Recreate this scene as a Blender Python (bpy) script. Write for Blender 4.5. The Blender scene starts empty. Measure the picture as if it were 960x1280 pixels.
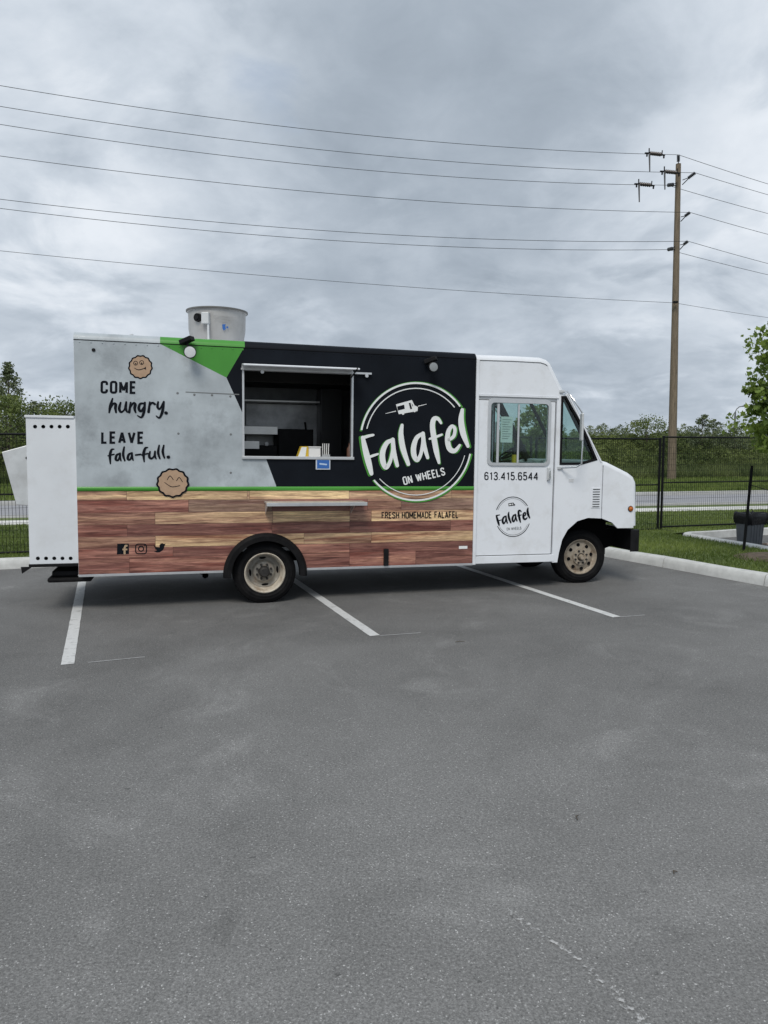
import bpy, bmesh, math, random
import numpy as np
from mathutils import Vector, Matrix
from mathutils.geometry import tessellate_polygon
R = math.radians
random.seed(7); rng = np.random.default_rng(11)
scene = bpy.context.scene
col = scene.collection

# ------------------------------------------------------------------ camera
CAM_H = 1.8; FPX = 924.0; PITCH = R(4.764)
cam_d = bpy.data.cameras.new('camera'); cam = bpy.data.objects.new('camera', cam_d); col.objects.link(cam)
cam.location = (0, 0, CAM_H); cam.rotation_euler = (math.pi/2 - PITCH, 0, 0)
cam_d.sensor_fit = 'VERTICAL'; cam_d.sensor_height = 36.0; cam_d.lens = 36.0*FPX/1280.0
cam_d.clip_start = 0.05; cam_d.clip_end = 3000
scene.camera = cam

# ------------------------------------------------------------------ world, sun, exposure
SUN_EL, SUN_AZ = R(50), R(-168)      # azimuth from +Y (north) clockwise: the sun stands behind the viewer's left shoulder
w = bpy.data.worlds.new('World'); scene.world = w; w.use_nodes = True
nt = w.node_tree; nt.nodes.clear()
def N(t, **kw):
    n = nt.nodes.new(t)
    for k, v in kw.items(): setattr(n, k, v)
    return n
def math_node(op, a, b=None, c=None):
    n = N('ShaderNodeMath', operation=op)
    for i, v in enumerate((a, b, c)):
        if v is None: continue
        if isinstance(v, (int, float)): n.inputs[i].default_value = v
        else: nt.links.new(v, n.inputs[i])
    return n.outputs[0]
def ramp(src, stops, interp='EASE'):
    n = N('ShaderNodeValToRGB'); n.color_ramp.interpolation = 'LINEAR'
    e = n.color_ramp.elements
    while len(e) < len(stops): e.new(0.5)
    for i, (p, c) in enumerate(stops):
        e[i].position = p; e[i].color = (*c, 1) if len(c) == 3 else c
    nt.links.new(src, n.inputs[0]); return n.outputs[0]
sky = N('ShaderNodeTexSky'); sky.sky_type = 'NISHITA'; sky.sun_disc = False
sky.sun_elevation = SUN_EL; sky.sun_rotation = SUN_AZ; sky.air_density = 1.0; sky.dust_density = 1.5
tc = N('ShaderNodeTexCoord'); sep = N('ShaderNodeSeparateXYZ'); nt.links.new(tc.outputs['Generated'], sep.inputs[0])
zc = math_node('ADD', math_node('MAXIMUM', sep.outputs[2], 0.0), 0.30)
cb = N('ShaderNodeCombineXYZ')
nt.links.new(math_node('DIVIDE', sep.outputs[0], zc), cb.inputs[0]); nt.links.new(math_node('DIVIDE', sep.outputs[1], zc), cb.inputs[1])
def noise(scale, detail, rough, dist, off):
    mp = N('ShaderNodeMapping'); mp.inputs['Location'].default_value = off
    nt.links.new(cb.outputs[0], mp.inputs[0])
    n = N('ShaderNodeTexNoise'); n.inputs['Scale'].default_value = scale; n.inputs['Detail'].default_value = detail
    n.inputs['Roughness'].default_value = rough; n.inputs['Distortion'].default_value = dist
    nt.links.new(mp.outputs[0], n.inputs['Vector']); return n.outputs['Fac']
big = noise(0.85, 3, 0.5, 0.3, (3.1, 1.7, 0)); mid = noise(2.6, 10, 0.56, 0.45, (7.3, 2.2, 0)); cov = noise(1.5, 5, 0.5, 0.2, (1.3, 9.1, 4.0))
fine = noise(6.5, 9, 0.58, 0.3, (2.7, 5.9, 1.0))
shade = math_node('ADD', math_node('ADD', math_node('MULTIPLY', big, 0.34), math_node('MULTIPLY', mid, 0.46)), math_node('MULTIPLY', fine, 0.20))
def mass(d, deg, amt):      # a heavier or thinner mass of cloud around a direction of the sky
    v = Vector(d).normalized(); dn_ = N('ShaderNodeVectorMath', operation='DOT_PRODUCT'); nt.links.new(tc.outputs['Generated'], dn_.inputs[0]); dn_.inputs[1].default_value = v
    mr_ = N('ShaderNodeMapRange'); mr_.interpolation_type = 'SMOOTHSTEP'; mr_.inputs[1].default_value = math.cos(R(deg)); mr_.inputs[2].default_value = 1.0; mr_.inputs[3].default_value = 0.0; mr_.inputs[4].default_value = amt
    nt.links.new(math_node('ADD', dn_.outputs['Value'], math_node('MULTIPLY', math_node('SUBTRACT', mid, 0.5), 0.16)), mr_.inputs[0]); return mr_.outputs[0]
for d_m, deg_m, amt_m in (((.14, 1, .52), 19, -.13), ((.50, 1, .38), 17, .13), ((-.40, 1, .52), 20, .08), ((-.1, 1, .25), 13, -.05), ((.33, 1, .08), 10, -.07), ((-.3, 1, .22), 12, .03)):
    shade = math_node('ADD', shade, mass(d_m, deg_m, amt_m))
cloud = ramp(shade, [(0.26, (0.20, 0.235, 0.28)), (0.38, (0.275, 0.318, 0.37)), (0.47, (0.35, 0.395, 0.45)), (0.56, (0.44, 0.485, 0.54)), (0.68, (0.575, 0.61, 0.655))])
gap = ramp(math_node('ADD', math_node('MULTIPLY', cov, 0.75), math_node('MULTIPLY', mid, 0.25)), [(0.66, (0, 0, 0)), (0.78, (0.5, 0.5, 0.5))])
bgs = N('ShaderNodeBackground'); nt.links.new(sky.outputs[0], bgs.inputs[0]); bgs.inputs[1].default_value = 0.115
bgc = N('ShaderNodeBackground'); nt.links.new(cloud, bgc.inputs[0]); bgc.inputs[1].default_value = 1.0
mx = N('ShaderNodeMixShader'); nt.links.new(gap, mx.inputs[0]); nt.links.new(bgc.outputs[0], mx.inputs[1]); nt.links.new(bgs.outputs[0], mx.inputs[2])
out = N('ShaderNodeOutputWorld'); nt.links.new(mx.outputs[0], out.inputs[0])
sun_d = bpy.data.lights.new('sun', 'SUN'); sun_d.energy = 1.5; sun_d.angle = R(22); sun_d.color = (1.0, 0.95, 0.87)
sun = bpy.data.objects.new('sun', sun_d); col.objects.link(sun)
sdir = Vector((math.sin(SUN_AZ)*math.cos(SUN_EL), math.cos(SUN_AZ)*math.cos(SUN_EL), math.sin(SUN_EL)))
sun.rotation_euler = sdir.to_track_quat('Z', 'Y').to_euler(); sun.location = sdir*60
vs = scene.view_settings; vs.view_transform = 'Standard'; vs.look = 'None'; vs.gamma = 1; vs.exposure = 0.5; vs.use_curve_mapping = False
scene.cycles.max_bounces = 8; scene.cycles.transparent_max_bounces = 24
scene.cycles.use_denoising = True

# ------------------------------------------------------------------ from photograph pixels to places on real planes
FWD = Vector((0, math.cos(PITCH), -math.sin(PITCH))); UPV = Vector((0, math.sin(PITCH), math.cos(PITCH))); RGT = Vector((1, 0, 0)); CAMP = Vector((0, 0, CAM_H))
def ray(x, y): return FWD + RGT*((x-480)/FPX) - UPV*((y-640)/FPX)
def ground(x, y, z=0.0):
    d = ray(x, y); return CAMP + d*((z-CAM_H)/d.z)
YAW, RAKE = R(14.8), R(0.65)
TROT = Matrix.Rotation(YAW, 3, 'Z') @ Matrix.Rotation(RAKE, 3, 'Y')
TX, TY, TZ = (TROT @ Vector(v) for v in ((1, 0, 0), (0, 1, 0), (0, 0, 1)))
TORG = ground(331.5, 754) - TY*0.03
def L3(px, py, ly=0.0):
    d = ray(px, py); t = ((TORG + TY*ly - CAMP).dot(TY))/d.dot(TY)
    p = CAMP + d*t - TORG
    return Vector((p.dot(TX), ly, p.dot(TZ)))
def S(px, py, ly=0.0):
    v = L3(px, py, ly); return (v.x, v.z)
def SS(pts, ly=0.0): return [S(a, b, ly) for a, b in pts]

# ------------------------------------------------------------------ materials
MATS = {}
def mat(name, base, rough=0.6, metal=0.0, var=0.0, scale=6.0, bump=0.0, bscale=60.0, spec=0.5, stretch=None, dirt=None, dscale=2.0, damt=0.5, coat=0.0):
    if name in MATS: return MATS[name]
    m = bpy.data.materials.new(name); m.use_nodes = True; t = m.node_tree; b = t.nodes['Principled BSDF']
    b.inputs['Roughness'].default_value = rough; b.inputs['Metallic'].default_value = metal; b.inputs['Specular IOR Level'].default_value = spec
    b.inputs['Coat Weight'].default_value = coat
    b.inputs['Base Color'].default_value = (*base, 1)
    tcn = t.nodes.new('ShaderNodeTexCoord'); src = tcn.outputs['Object']
    if stretch:
        mp = t.nodes.new('ShaderNodeMapping'); mp.inputs['Scale'].default_value = stretch; t.links.new(src, mp.inputs[0]); src = mp.outputs[0]
    cur = None
    def nz(sc, det=6, ro=0.6):
        n = t.nodes.new('ShaderNodeTexNoise'); n.inputs['Scale'].default_value = sc; n.inputs['Detail'].default_value = det; n.inputs['Roughness'].default_value = ro
        t.links.new(src, n.inputs['Vector']); return n.outputs['Fac']
    if var > 0:
        r = t.nodes.new('ShaderNodeValToRGB'); e = r.color_ramp.elements
        e[0].position = 0.3; e[1].position = 0.7
        e[0].color = (*[max(0, c*(1-var)) for c in base], 1); e[1].color = (*[min(1, c*(1+var)) for c in base], 1)
        t.links.new(nz(scale), r.inputs[0]); cur = r.outputs[0]
    if dirt:
        r = t.nodes.new('ShaderNodeValToRGB'); e = r.color_ramp.elements; e[0].position = 0.5; e[1].position = 0.75
        e[0].color = (0, 0, 0, 1); e[1].color = (damt, damt, damt, 1); t.links.new(nz(dscale, 9, 0.68), r.inputs[0])
        x = t.nodes.new('ShaderNodeMix'); x.data_type = 'RGBA'; t.links.new(r.outputs[0], x.inputs[0])
        if cur: t.links.new(cur, x.inputs[6])
        else: x.inputs[6].default_value = (*base, 1)
        x.inputs[7].default_value = (*dirt, 1); cur = x.outputs[2]
    if cur: t.links.new(cur, b.inputs['Base Color'])
    if bump > 0:
        bn = t.nodes.new('ShaderNodeBump'); bn.inputs['Strength'].default_value = bump; bn.inputs['Distance'].default_value = 0.02
        t.links.new(nz(bscale, 4), bn.inputs['Height']); t.links.new(bn.outputs[0], b.inputs['Normal'])
    MATS[name] = m; return m
def glass_mat(name, tint, refl=0.05):
    m = bpy.data.materials.new(name); m.use_nodes = True; t = m.node_tree; t.nodes.clear()
    tr = t.nodes.new('ShaderNodeBsdfTransparent'); tr.inputs[0].default_value = (*tint, 1)
    gl = t.nodes.new('ShaderNodeBsdfGlossy'); gl.inputs['Roughness'].default_value = 0.02
    fr = t.nodes.new('ShaderNodeFresnel'); geo = t.nodes.new('ShaderNodeNewGeometry'); mr = t.nodes.new('ShaderNodeMapRange'); t.links.new(geo.outputs['Backfacing'], mr.inputs[0])
    mr.inputs[3].default_value = 1.5; mr.inputs[4].default_value = 1/1.5; t.links.new(mr.outputs[0], fr.inputs[0])    # the same thin pane from either side
    mxx = t.nodes.new('ShaderNodeMixShader'); o = t.nodes.new('ShaderNodeOutputMaterial')
    t.links.new(fr.outputs[0], mxx.inputs[0]); t.links.new(tr.outputs[0], mxx.inputs[1]); t.links.new(gl.outputs[0], mxx.inputs[2]); t.links.new(mxx.outputs[0], o.inputs[0])
    MATS[name] = m; return m
def leaf_mat(name, c0, c1, trans=0.35):
    m = bpy.data.materials.new(name); m.use_nodes = True; t = m.node_tree; t.nodes.clear()
    at = t.nodes.new('ShaderNodeAttribute'); at.attribute_name = 'tone'
    r = t.nodes.new('ShaderNodeValToRGB'); r.color_ramp.elements[0].color = (*c0, 1); r.color_ramp.elements[1].color = (*c1, 1)
    t.links.new(at.outputs['Fac'], r.inputs[0])
    d = t.nodes.new('ShaderNodeBsdfPrincipled'); d.inputs['Roughness'].default_value = 0.55; d.inputs['Specular IOR Level'].default_value = 0.3
    tl = t.nodes.new('ShaderNodeBsdfTranslucent'); t.links.new(r.outputs[0], d.inputs['Base Color']); t.links.new(r.outputs[0], tl.inputs[0])
    mm = t.nodes.new('ShaderNodeMixShader'); mm.inputs[0].default_value = trans
    o = t.nodes.new('ShaderNodeOutputMaterial'); t.links.new(d.outputs[0], mm.inputs[1]); t.links.new(tl.outputs[0], mm.inputs[2]); t.links.new(mm.outputs[0], o.inputs[0])
    MATS[name] = m; return m

def asphalt_mat(name, base, near=True):
    m = bpy.data.materials.new(name); m.use_nodes = True; t = m.node_tree; b = t.nodes['Principled BSDF']
    b.inputs['Roughness'].default_value = 0.88; b.inputs['Specular IOR Level'].default_value = 0.3
    tcn = t.nodes.new('ShaderNodeTexCoord'); src = tcn.outputs['Object']
    def nz(sc, det, ro=0.6, dist=0.0):
        n = t.nodes.new('ShaderNodeTexNoise'); n.inputs['Scale'].default_value = sc; n.inputs['Detail'].default_value = det; n.inputs['Roughness'].default_value = ro; n.inputs['Distortion'].default_value = dist
        t.links.new(src, n.inputs['Vector']); return n.outputs['Fac']
    def rp(s, stops):
        r = t.nodes.new('ShaderNodeValToRGB'); e = r.color_ramp.elements
        while len(e) < len(stops): e.new(0.5)
        for i, (p, v) in enumerate(stops): e[i].position = p; e[i].color = (v, v, v, 1)
        t.links.new(s, r.inputs[0]); return r.outputs[0]
    def mul(a, c):
        n = t.nodes.new('ShaderNodeMix'); n.data_type = 'RGBA'; n.blend_type = 'MULTIPLY'; n.inputs[0].default_value = 1
        t.links.new(a, n.inputs[6]); t.links.new(c, n.inputs[7]); return n.outputs[2]
    # broad wear, small blotches, aggregate
    wear_shade = rp(nz(0.33, 6, 0.62, 0.6), [(0.3, 0.80), (0.5, 1.0), (0.68, 1.24)])
    blot = rp(nz(2.1, 5, 0.6, 0.4), [(0.28, 0.9), (0.5, 1.0), (0.66, 1.02), (0.74, 1.14)])
    grain = rp(nz(85, 5, 0.75), [(0.28, 0.52), (0.5, 1.0), (0.68, 1.42)])
    v = t.nodes.new('ShaderNodeTexVoronoi'); v.feature = 'F1'; v.inputs['Scale'].default_value = 200; t.links.new(src, v.inputs['Vector'])
    s2 = t.nodes.new('ShaderNodeSeparateColor'); t.links.new(v.outputs['Color'], s2.inputs[0])
    stone = rp(s2.outputs[0], [(0.0, 0.72), (0.6, 1.0), (0.95, 1.08), (0.985, 1.5), (1.0, 2.4)])
    st_ = rp(nz(1.15, 4, 0.55, 0.9), [(0.0, 1.0), (0.66, 1.0), (0.72, 0.86), (1.0, 0.78)])
    lt_ = rp(nz(0.75, 7, 0.7, 1.6), [(0.0, 1.0), (0.54, 1.0), (0.66, 1.22), (1.0, 1.30)])
    pit = rp(nz(23, 2, 0.5), [(0.0, 0.5), (0.24, 0.62), (0.30, 1.0), (1.0, 1.0)])
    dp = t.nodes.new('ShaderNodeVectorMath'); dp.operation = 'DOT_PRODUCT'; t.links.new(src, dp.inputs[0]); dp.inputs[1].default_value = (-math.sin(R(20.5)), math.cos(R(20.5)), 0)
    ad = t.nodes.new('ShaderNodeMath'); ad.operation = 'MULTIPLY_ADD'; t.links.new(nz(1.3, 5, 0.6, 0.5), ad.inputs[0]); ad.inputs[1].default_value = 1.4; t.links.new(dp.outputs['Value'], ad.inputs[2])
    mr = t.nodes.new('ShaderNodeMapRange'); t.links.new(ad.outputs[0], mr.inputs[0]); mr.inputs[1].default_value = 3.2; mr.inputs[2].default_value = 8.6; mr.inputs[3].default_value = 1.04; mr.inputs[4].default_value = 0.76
    wear_shade = mul(wear_shade, mr.outputs[0])  # darkens into the bays: newer asphalt plus shade around the truck painted in
    c = mul(mul(mul(wear_shade, blot), mul(grain, stone)), mul(mul(st_, lt_), pit))
    rgb = t.nodes.new('ShaderNodeRGB'); rgb.outputs[0].default_value = (*base, 1)
    c = mul(c, rgb.outputs[0]); t.links.new(c, b.inputs['Base Color'])
    bn = t.nodes.new('ShaderNodeBump'); bn.inputs['Strength'].default_value = 0.55; bn.inputs['Distance'].default_value = 0.006
    t.links.new(nz(120, 3, 0.7), bn.inputs['Height']); t.links.new(bn.outputs[0], b.inputs['Normal'])
    MATS[name] = m; return m

WHITE = mat('white_paint', (0.765, 0.795, 0.84), 0.34, var=0.03, scale=1.5, dirt=(0.52, 0.52, 0.51), dscale=2.6, damt=0.5, coat=0.3)
WHITE2 = mat('white_box_paint', (0.68, 0.71, 0.745), 0.5, var=0.04, scale=2, dirt=(0.5, 0.5, 0.49), dscale=3, damt=0.35)
GALV = mat('dull_sheet_metal', (0.60, 0.62, 0.63), 0.45, 0.35, var=0.12, scale=5, dirt=(0.4, 0.4, 0.39), dscale=6, damt=0.5)
CONCW = mat('concrete_print', (0.41, 0.455, 0.485), 0.42, var=0.26, scale=1.5, dirt=(0.235, 0.26, 0.28), dscale=2.2, damt=1.0, coat=0.1)
BLACKW = mat('black_vinyl', (0.007, 0.009, 0.013), 0.42, var=0.2, scale=3, spec=0.1)
GREENW = mat('green_vinyl', (0.055, 0.27, 0.028), 0.36, var=0.08, scale=3, coat=0.1)
INK = mat('black_print', (0.006, 0.008, 0.012), 0.5, spec=0.1)
INKG = mat('grey_print', (0.16, 0.17, 0.18), 0.5)
PRINTW = mat('white_print', (0.78, 0.80, 0.80), 0.42, var=0.03)
SEAM = mat('plank_seam_print', (0.045, 0.022, 0.016), 0.5)
TAN = mat('tan_print', (0.43, 0.29, 0.19), 0.5, var=0.12, scale=14)
ALU = mat('brushed_aluminium', (0.66, 0.67, 0.68), 0.36, 0.7, var=0.08, scale=8)
STEEL = mat('stainless_steel', (0.55, 0.55, 0.54), 0.34, 0.85, var=0.1, scale=3)
CHROME = mat('chrome', (0.75, 0.76, 0.77), 0.14, 1.0)
BLKM = mat('black_steel', (0.010, 0.010, 0.011), 0.5, var=0.3, scale=8, spec=0.15)
RUB = mat('black_rubber', (0.009, 0.009, 0.010), 0.75, var=0.25, scale=9, dirt=(0.03, 0.029, 0.027), dscale=4, damt=0.45, spec=0.12)
RIMM = mat('cream_rim_paint', (0.52, 0.47, 0.39), 0.5, var=0.12, scale=12, dirt=(0.20, 0.115, 0.055), dscale=9, damt=1.0)
RIMF = mat('dusty_rim_paint', (0.36, 0.31, 0.245), 0.55, var=0.2, scale=14, dirt=(0.13, 0.075, 0.04), dscale=10, damt=1.0)
DISCM = mat('grey_disc_shaded', (0.26, 0.245, 0.215), 0.55, var=0.2, scale=14, dirt=(0.16, 0.09, 0.05), dscale=12, damt=0.8)  # grey of the rear disc, with shade of the deep dish painted in
HUBM = mat('rusty_hub', (0.028, 0.026, 0.025), 0.65, 0.2, var=0.4, scale=20)
DARK = mat('dark_underside', (0.008, 0.008, 0.009), 0.9, spec=0.05)
AMBER = mat('amber_lens', (0.45, 0.12, 0.012), 0.25)
REDL = mat('red_lens', (0.35, 0.012, 0.01), 0.25)
LENS = mat('lamp_lens', (0.62, 0.64, 0.66), 0.25, var=0.08, scale=25)
PLASTIC = mat('grey_plastic', (0.095, 0.105, 0.118), 0.5, var=0.15, scale=5)
CABIN = mat('cabin_grey', (0.18, 0.185, 0.19), 0.7, var=0.1)
PAPER = mat('paper', (0.72, 0.72, 0.71), 0.7)
YEL = mat('yellow_print', (0.62, 0.42, 0.03), 0.5)
BLUEP = mat('blue_print', (0.03, 0.13, 0.42), 0.4)
BAG = mat('bin_bag', (0.007, 0.007, 0.009), 0.35, spec=0.3, bump=0.6, bscale=18)
CONC = mat('kerb_concrete', (0.55, 0.56, 0.55), 0.85, var=0.14, scale=5, dirt=(0.36, 0.36, 0.35), dscale=3.5, damt=0.5, bump=0.25, bscale=90)
CONCD = mat('road_kerb_concrete', (0.36, 0.365, 0.36), 0.85, var=0.1, scale=3)
CONC2 = mat('pavement_concrete', (0.62, 0.62, 0.59), 0.85, var=0.1, scale=2)
WOODP = mat('weathered_pole_wood', (0.165, 0.13, 0.092), 0.85, var=0.35, scale=3, stretch=(6, 6, 0.6), bump=0.5, bscale=8)
WIRE = mat('wire_black', (0.012, 0.013, 0.014), 0.6)
INSUL = mat('insulator_grey', (0.07, 0.075, 0.085), 0.4)
FENCE = mat('black_fence_steel', (0.008, 0.009, 0.010), 0.5, spec=0.12)
BARK = mat('bark', (0.085, 0.07, 0.055), 0.9, var=0.3, scale=8)
SOIL = mat('bare_soil', (0.10, 0.075, 0.055), 0.95, var=0.4, scale=9, bump=0.8, bscale=25)
GLASS = glass_mat('cab_glass', (0.80, 0.90, 0.88))
PAINT = mat('road_marking_paint', (0.60, 0.61, 0.61), 0.75, var=0.15, scale=9, dirt=(0.20, 0.205, 0.205), dscale=9, damt=1.0, bump=0.3, bscale=100)
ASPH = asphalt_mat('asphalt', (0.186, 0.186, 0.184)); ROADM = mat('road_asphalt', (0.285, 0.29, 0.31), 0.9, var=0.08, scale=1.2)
GRASSG = mat('grass_ground', (0.105, 0.145, 0.042), 0.95, var=0.35, scale=2.2, dirt=(0.13, 0.125, 0.06), dscale=1.1, damt=0.5, bump=0.9, bscale=40)
VERGE = mat('rough_grass_ground', (0.07, 0.095, 0.035), 0.95, var=0.35, scale=1.2, bump=0.9, bscale=20)
LEAF_N = leaf_mat('leaf_bright', (0.075, 0.125, 0.022), (0.27, 0.37, 0.075))
LEAF_S = leaf_mat('leaf_shrub', (0.055, 0.085, 0.022), (0.23, 0.28, 0.09), 0.35)
LEAF_W = leaf_mat('leaf_willow', (0.08, 0.11, 0.055), (0.24, 0.28, 0.15), 0.35)
LEAF_B = leaf_mat('weed_blade', (0.05, 0.08, 0.024), (0.185, 0.225, 0.08), 0.3)
LEAF_G = leaf_mat('grass_blade', (0.065, 0.105, 0.02), (0.215, 0.275, 0.07), 0.3)

# ------------------------------------------------------------------ mesh builder
class MB:
    def __init__(s): s.v = []; s.f = []; s.m = []
    def quad_grid(s, rows, closed=False, mi=0):
        b = len(s.v); nr = len(rows); nc = len(rows[0])
        for r in rows: s.v += [tuple(p) for p in r]
        for i in range(nr-1):
            for j in range(nc if closed else nc-1):
                j2 = (j+1) % nc
                s.f.append((b+i*nc+j, b+i*nc+j2, b+(i+1)*nc+j2, b+(i+1)*nc+j)); s.m.append(mi)
        return s
    def face(s, pts, mi=0):
        b = len(s.v); s.v += [tuple(p) for p in pts]; s.f.append(tuple(range(b, b+len(pts)))); s.m.append(mi); return s
    def box(s, lo, hi, mi=0):
        x0, y0, z0 = lo; x1, y1, z1 = hi; b = len(s.v)
        s.v += [(x0,y0,z0),(x1,y0,z0),(x1,y1,z0),(x0,y1,z0),(x0,y0,z1),(x1,y0,z1),(x1,y1,z1),(x0,y1,z1)]
        for q in ((0,3,2,1),(4,5,6,7),(0,1,5,4),(1,2,6,5),(2,3,7,6),(3,0,4,7)): s.f.append(tuple(b+i for i in q)); s.m.append(mi)
        return s
    def bar(s, p0, p1, a, b_, up=(0, 0, 1), mi=0):
        p0 = Vector(p0); p1 = Vector(p1); d = (p1-p0).normalized(); u = Vector(up)
        if abs(d.dot(u)) > 0.99: u = Vector((1, 0, 0))
        r = d.cross(u).normalized(); u = r.cross(d).normalized()
        k = [(-1,-1),(1,-1),(1,1),(-1,1)]; bb = len(s.v)
        for p in (p0, p1): s.v += [tuple(p + r*(i*a/2) + u*(j*b_/2)) for i, j in k]
        for q in ((0,3,2,1),(4,5,6,7),(0,1,5,4),(1,2,6,5),(2,3,7,6),(3,0,4,7)): s.f.append(tuple(bb+i for i in q)); s.m.append(mi)
        return s
    def tube(s, pts, rad, n=10, caps=True, mi=0):
        P = [Vector(p) for p in pts]; k = len(P); rr = rad if isinstance(rad, (list, tuple)) else [rad]*k
        rows = []; prev = None
        for i in range(k):
            d = (P[min(i+1, k-1)] - P[max(i-1, 0)]).normalized()
            if prev is None:
                u = Vector((0, 0, 1)) if abs(d.z) < 0.9 else Vector((1, 0, 0)); a = d.cross(u).normalized()
            else:
                a = (prev - d*prev.dot(d)).normalized()
            prev = a; b = d.cross(a)
            rows.append([P[i] + (a*math.cos(t) + b*math.sin(t))*rr[i] for t in (2*math.pi*j/n for j in range(n))])
        s.quad_grid(rows, True, mi)
        if caps: s.face(rows[0][::-1], mi); s.face(rows[-1], mi)
        return s
    def lathe(s, prof, o=(0, 0, 0), axis='Z', n=32, mi=0):
        o = Vector(o); rows = []
        for r, h in prof:
            row = []
            for j in range(n):
                t = 2*math.pi*j/n; a, b = r*math.cos(t), r*math.sin(t)
                row.append(o + (Vector((a, b, h)) if axis == 'Z' else Vector((a, h, b)) if axis == 'Y' else Vector((h, a, b))))
            rows.append(row)
        return s.quad_grid(rows, True, mi)
    def plate(s, outer, holes=(), y=0.0, th=0.03, mi=0, back=True):
        loops = [list(outer)] + [list(h) for h in holes]
        flat = [p for l in loops for p in l]
        tris = tessellate_polygon([[Vector((p[0], p[1], 0)) for p in l] for l in loops])
        b = len(s.v); n = len(flat)
        s.v += [(p[0], y, p[1]) for p in flat]
        for t in tris: s.f.append((b+t[0], b+t[1], b+t[2])); s.m.append(mi)
        if th:
            s.v += [(p[0], y+th, p[1]) for p in flat]
            if back:
                for t in tris: s.f.append((b+n+t[2], b+n+t[1], b+n+t[0])); s.m.append(mi)
            k = 0
            for l in loops:
                m_ = len(l)
                for i in range(m_):
                    j = (i+1) % m_; s.f.append((b+k+i, b+k+j, b+n+k+j, b+n+k+i)); s.m.append(mi)
                k += m_
        return s
    def build(s, name, mats, parent=None, smooth=None, loc=None, bevel=0, recalc=True):
        me = bpy.data.meshes.new(name); me.from_pydata(s.v, [], s.f)
        if not isinstance(mats, (list, tuple)): mats = [mats]
        for m_ in mats: me.materials.append(m_)
        if len(mats) > 1: me.polygons.foreach_set('material_index', s.m)
        if recalc:
            bm = bmesh.new(); bm.from_mesh(me); bmesh.ops.remove_doubles(bm, verts=bm.verts, dist=1e-5); bmesh.ops.recalc_face_normals(bm, faces=bm.faces); bm.to_mesh(me); bm.free()
        if smooth:
            me.polygons.foreach_set('use_smooth', [True]*len(me.polygons)); me.set_sharp_from_angle(angle=R(smooth))
        me.update(); o = bpy.data.objects.new(name, me); col.objects.link(o)
        if parent: o.parent = parent
        if loc: o.location = loc
        if bevel:
            bv = o.modifiers.new('bevel', 'BEVEL'); bv.width = bevel; bv.segments = 2; bv.limit_method = 'ANGLE'; bv.angle_limit = R(40)
        return o
def tag(o, label=None, cat=None, group=None, kind=None):
    for k, v in (('label', label), ('category', cat), ('group', group), ('kind', kind)):
        if v: o[k] = v
    return o
def empty(name, loc=(0, 0, 0), rz=0.0):
    o = bpy.data.objects.new(name, None); col.objects.link(o); o.location = loc; o.rotation_euler = (0, 0, rz); o.empty_display_size = 0.2; return o
def leaf_mesh(name, P, size, m, parent=None, aspect=0.55, up=0.0, tone=None, shape=None):
    """many small leaf faces; P (n,3), size (n,)"""
    n = len(P); size = np.broadcast_to(size, (n,))
    d = rng.normal(size=(n, 3)); d[:, 2] += up; d /= np.linalg.norm(d, axis=1)[:, None]
    q = rng.normal(size=(n, 3)); e = np.cross(d, q); e /= np.linalg.norm(e, axis=1)[:, None]
    if shape is None: shape = [(-0.5, 0), (0, -0.5), (0.5, 0), (0, 0.5)]; asp = aspect
    else: asp = 1.0
    k = len(shape); V = np.zeros((n, k, 3))
    for i, (a, b) in enumerate(shape): V[:, i] = P + d*(a*size)[:, None] + e*(b*size*asp)[:, None]
    me = bpy.data.meshes.new(name); me.vertices.add(n*k); me.vertices.foreach_set('co', V.reshape(-1).astype(np.float32))
    me.loops.add(n*k); me.loops.foreach_set('vertex_index', np.arange(n*k, dtype=np.int32))
    me.polygons.add(n); me.polygons.foreach_set('loop_start', np.arange(0, n*k, k, dtype=np.int32))
    me.update(calc_edges=True)
    a = me.attributes.new('tone', 'FLOAT', 'FACE')
    tn = rng.random(n) if tone is None else np.clip(tone + rng.normal(scale=0.18, size=n), 0, 1)
    a.data.foreach_set('value', tn.astype(np.float32))
    me.materials.append(m); o = bpy.data.objects.new(name, me); col.objects.link(o)
    if parent: o.parent = parent
    return o

# ================================================================== THE SETTING
RD = R(13.0); RDX = Vector((math.cos(RD), math.sin(RD), 0)); RDN = Vector((-math.sin(RD), math.cos(RD), 0))
def rp(s_, t_, z=0.0): v = RDX*s_ + RDN*t_; return Vector((v.x, v.y, z))
tag(MB().face([(-900, -900, -0.06), (900, -900, -0.06), (900, 900, -0.06), (-900, 900, -0.06)]).build('ground', VERGE), kind='structure')

# kerb line of the parking lot: along the back of the bays, round a corner, then along the side of the last bay
u1 = Vector((math.cos(R(20.5)), math.sin(R(20.5)), 0)); kL = Vector((-5.82, 11.09, 0)); kI = Vector((2.85, 14.33, 0)); u2 = Vector((0.433, -0.901, 0)).normalized()
def arc(c0, d0, c1, d1, n=8):   # smooth corner between two points and directions (quadratic)
    A = Vector(c0); B = Vector(c1); den = d0.x*(-d1.y) + d1.x*d0.y
    w_ = B-A; t_ = (w_.x*(-d1.y) + d1.x*w_.y)/den; Q = A + d0*t_
    return [A*(1-s_)**2 + Q*2*s_*(1-s_) + B*s_**2 for s_ in (i/n for i in range(n+1))]
kE = kI + u2*11.5
kerb_path = [kL - u1*30, *arc(kI - u1*1.2, u1, kI + u2*1.2, u2), *arc(kE - u2*2.0, u2, kE + u1*2.0, u1), kE + u1*40]
lot = [Vector((-60, -45, 0)), Vector((60, -45, 0))] + kerb_path[::-1]
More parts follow.
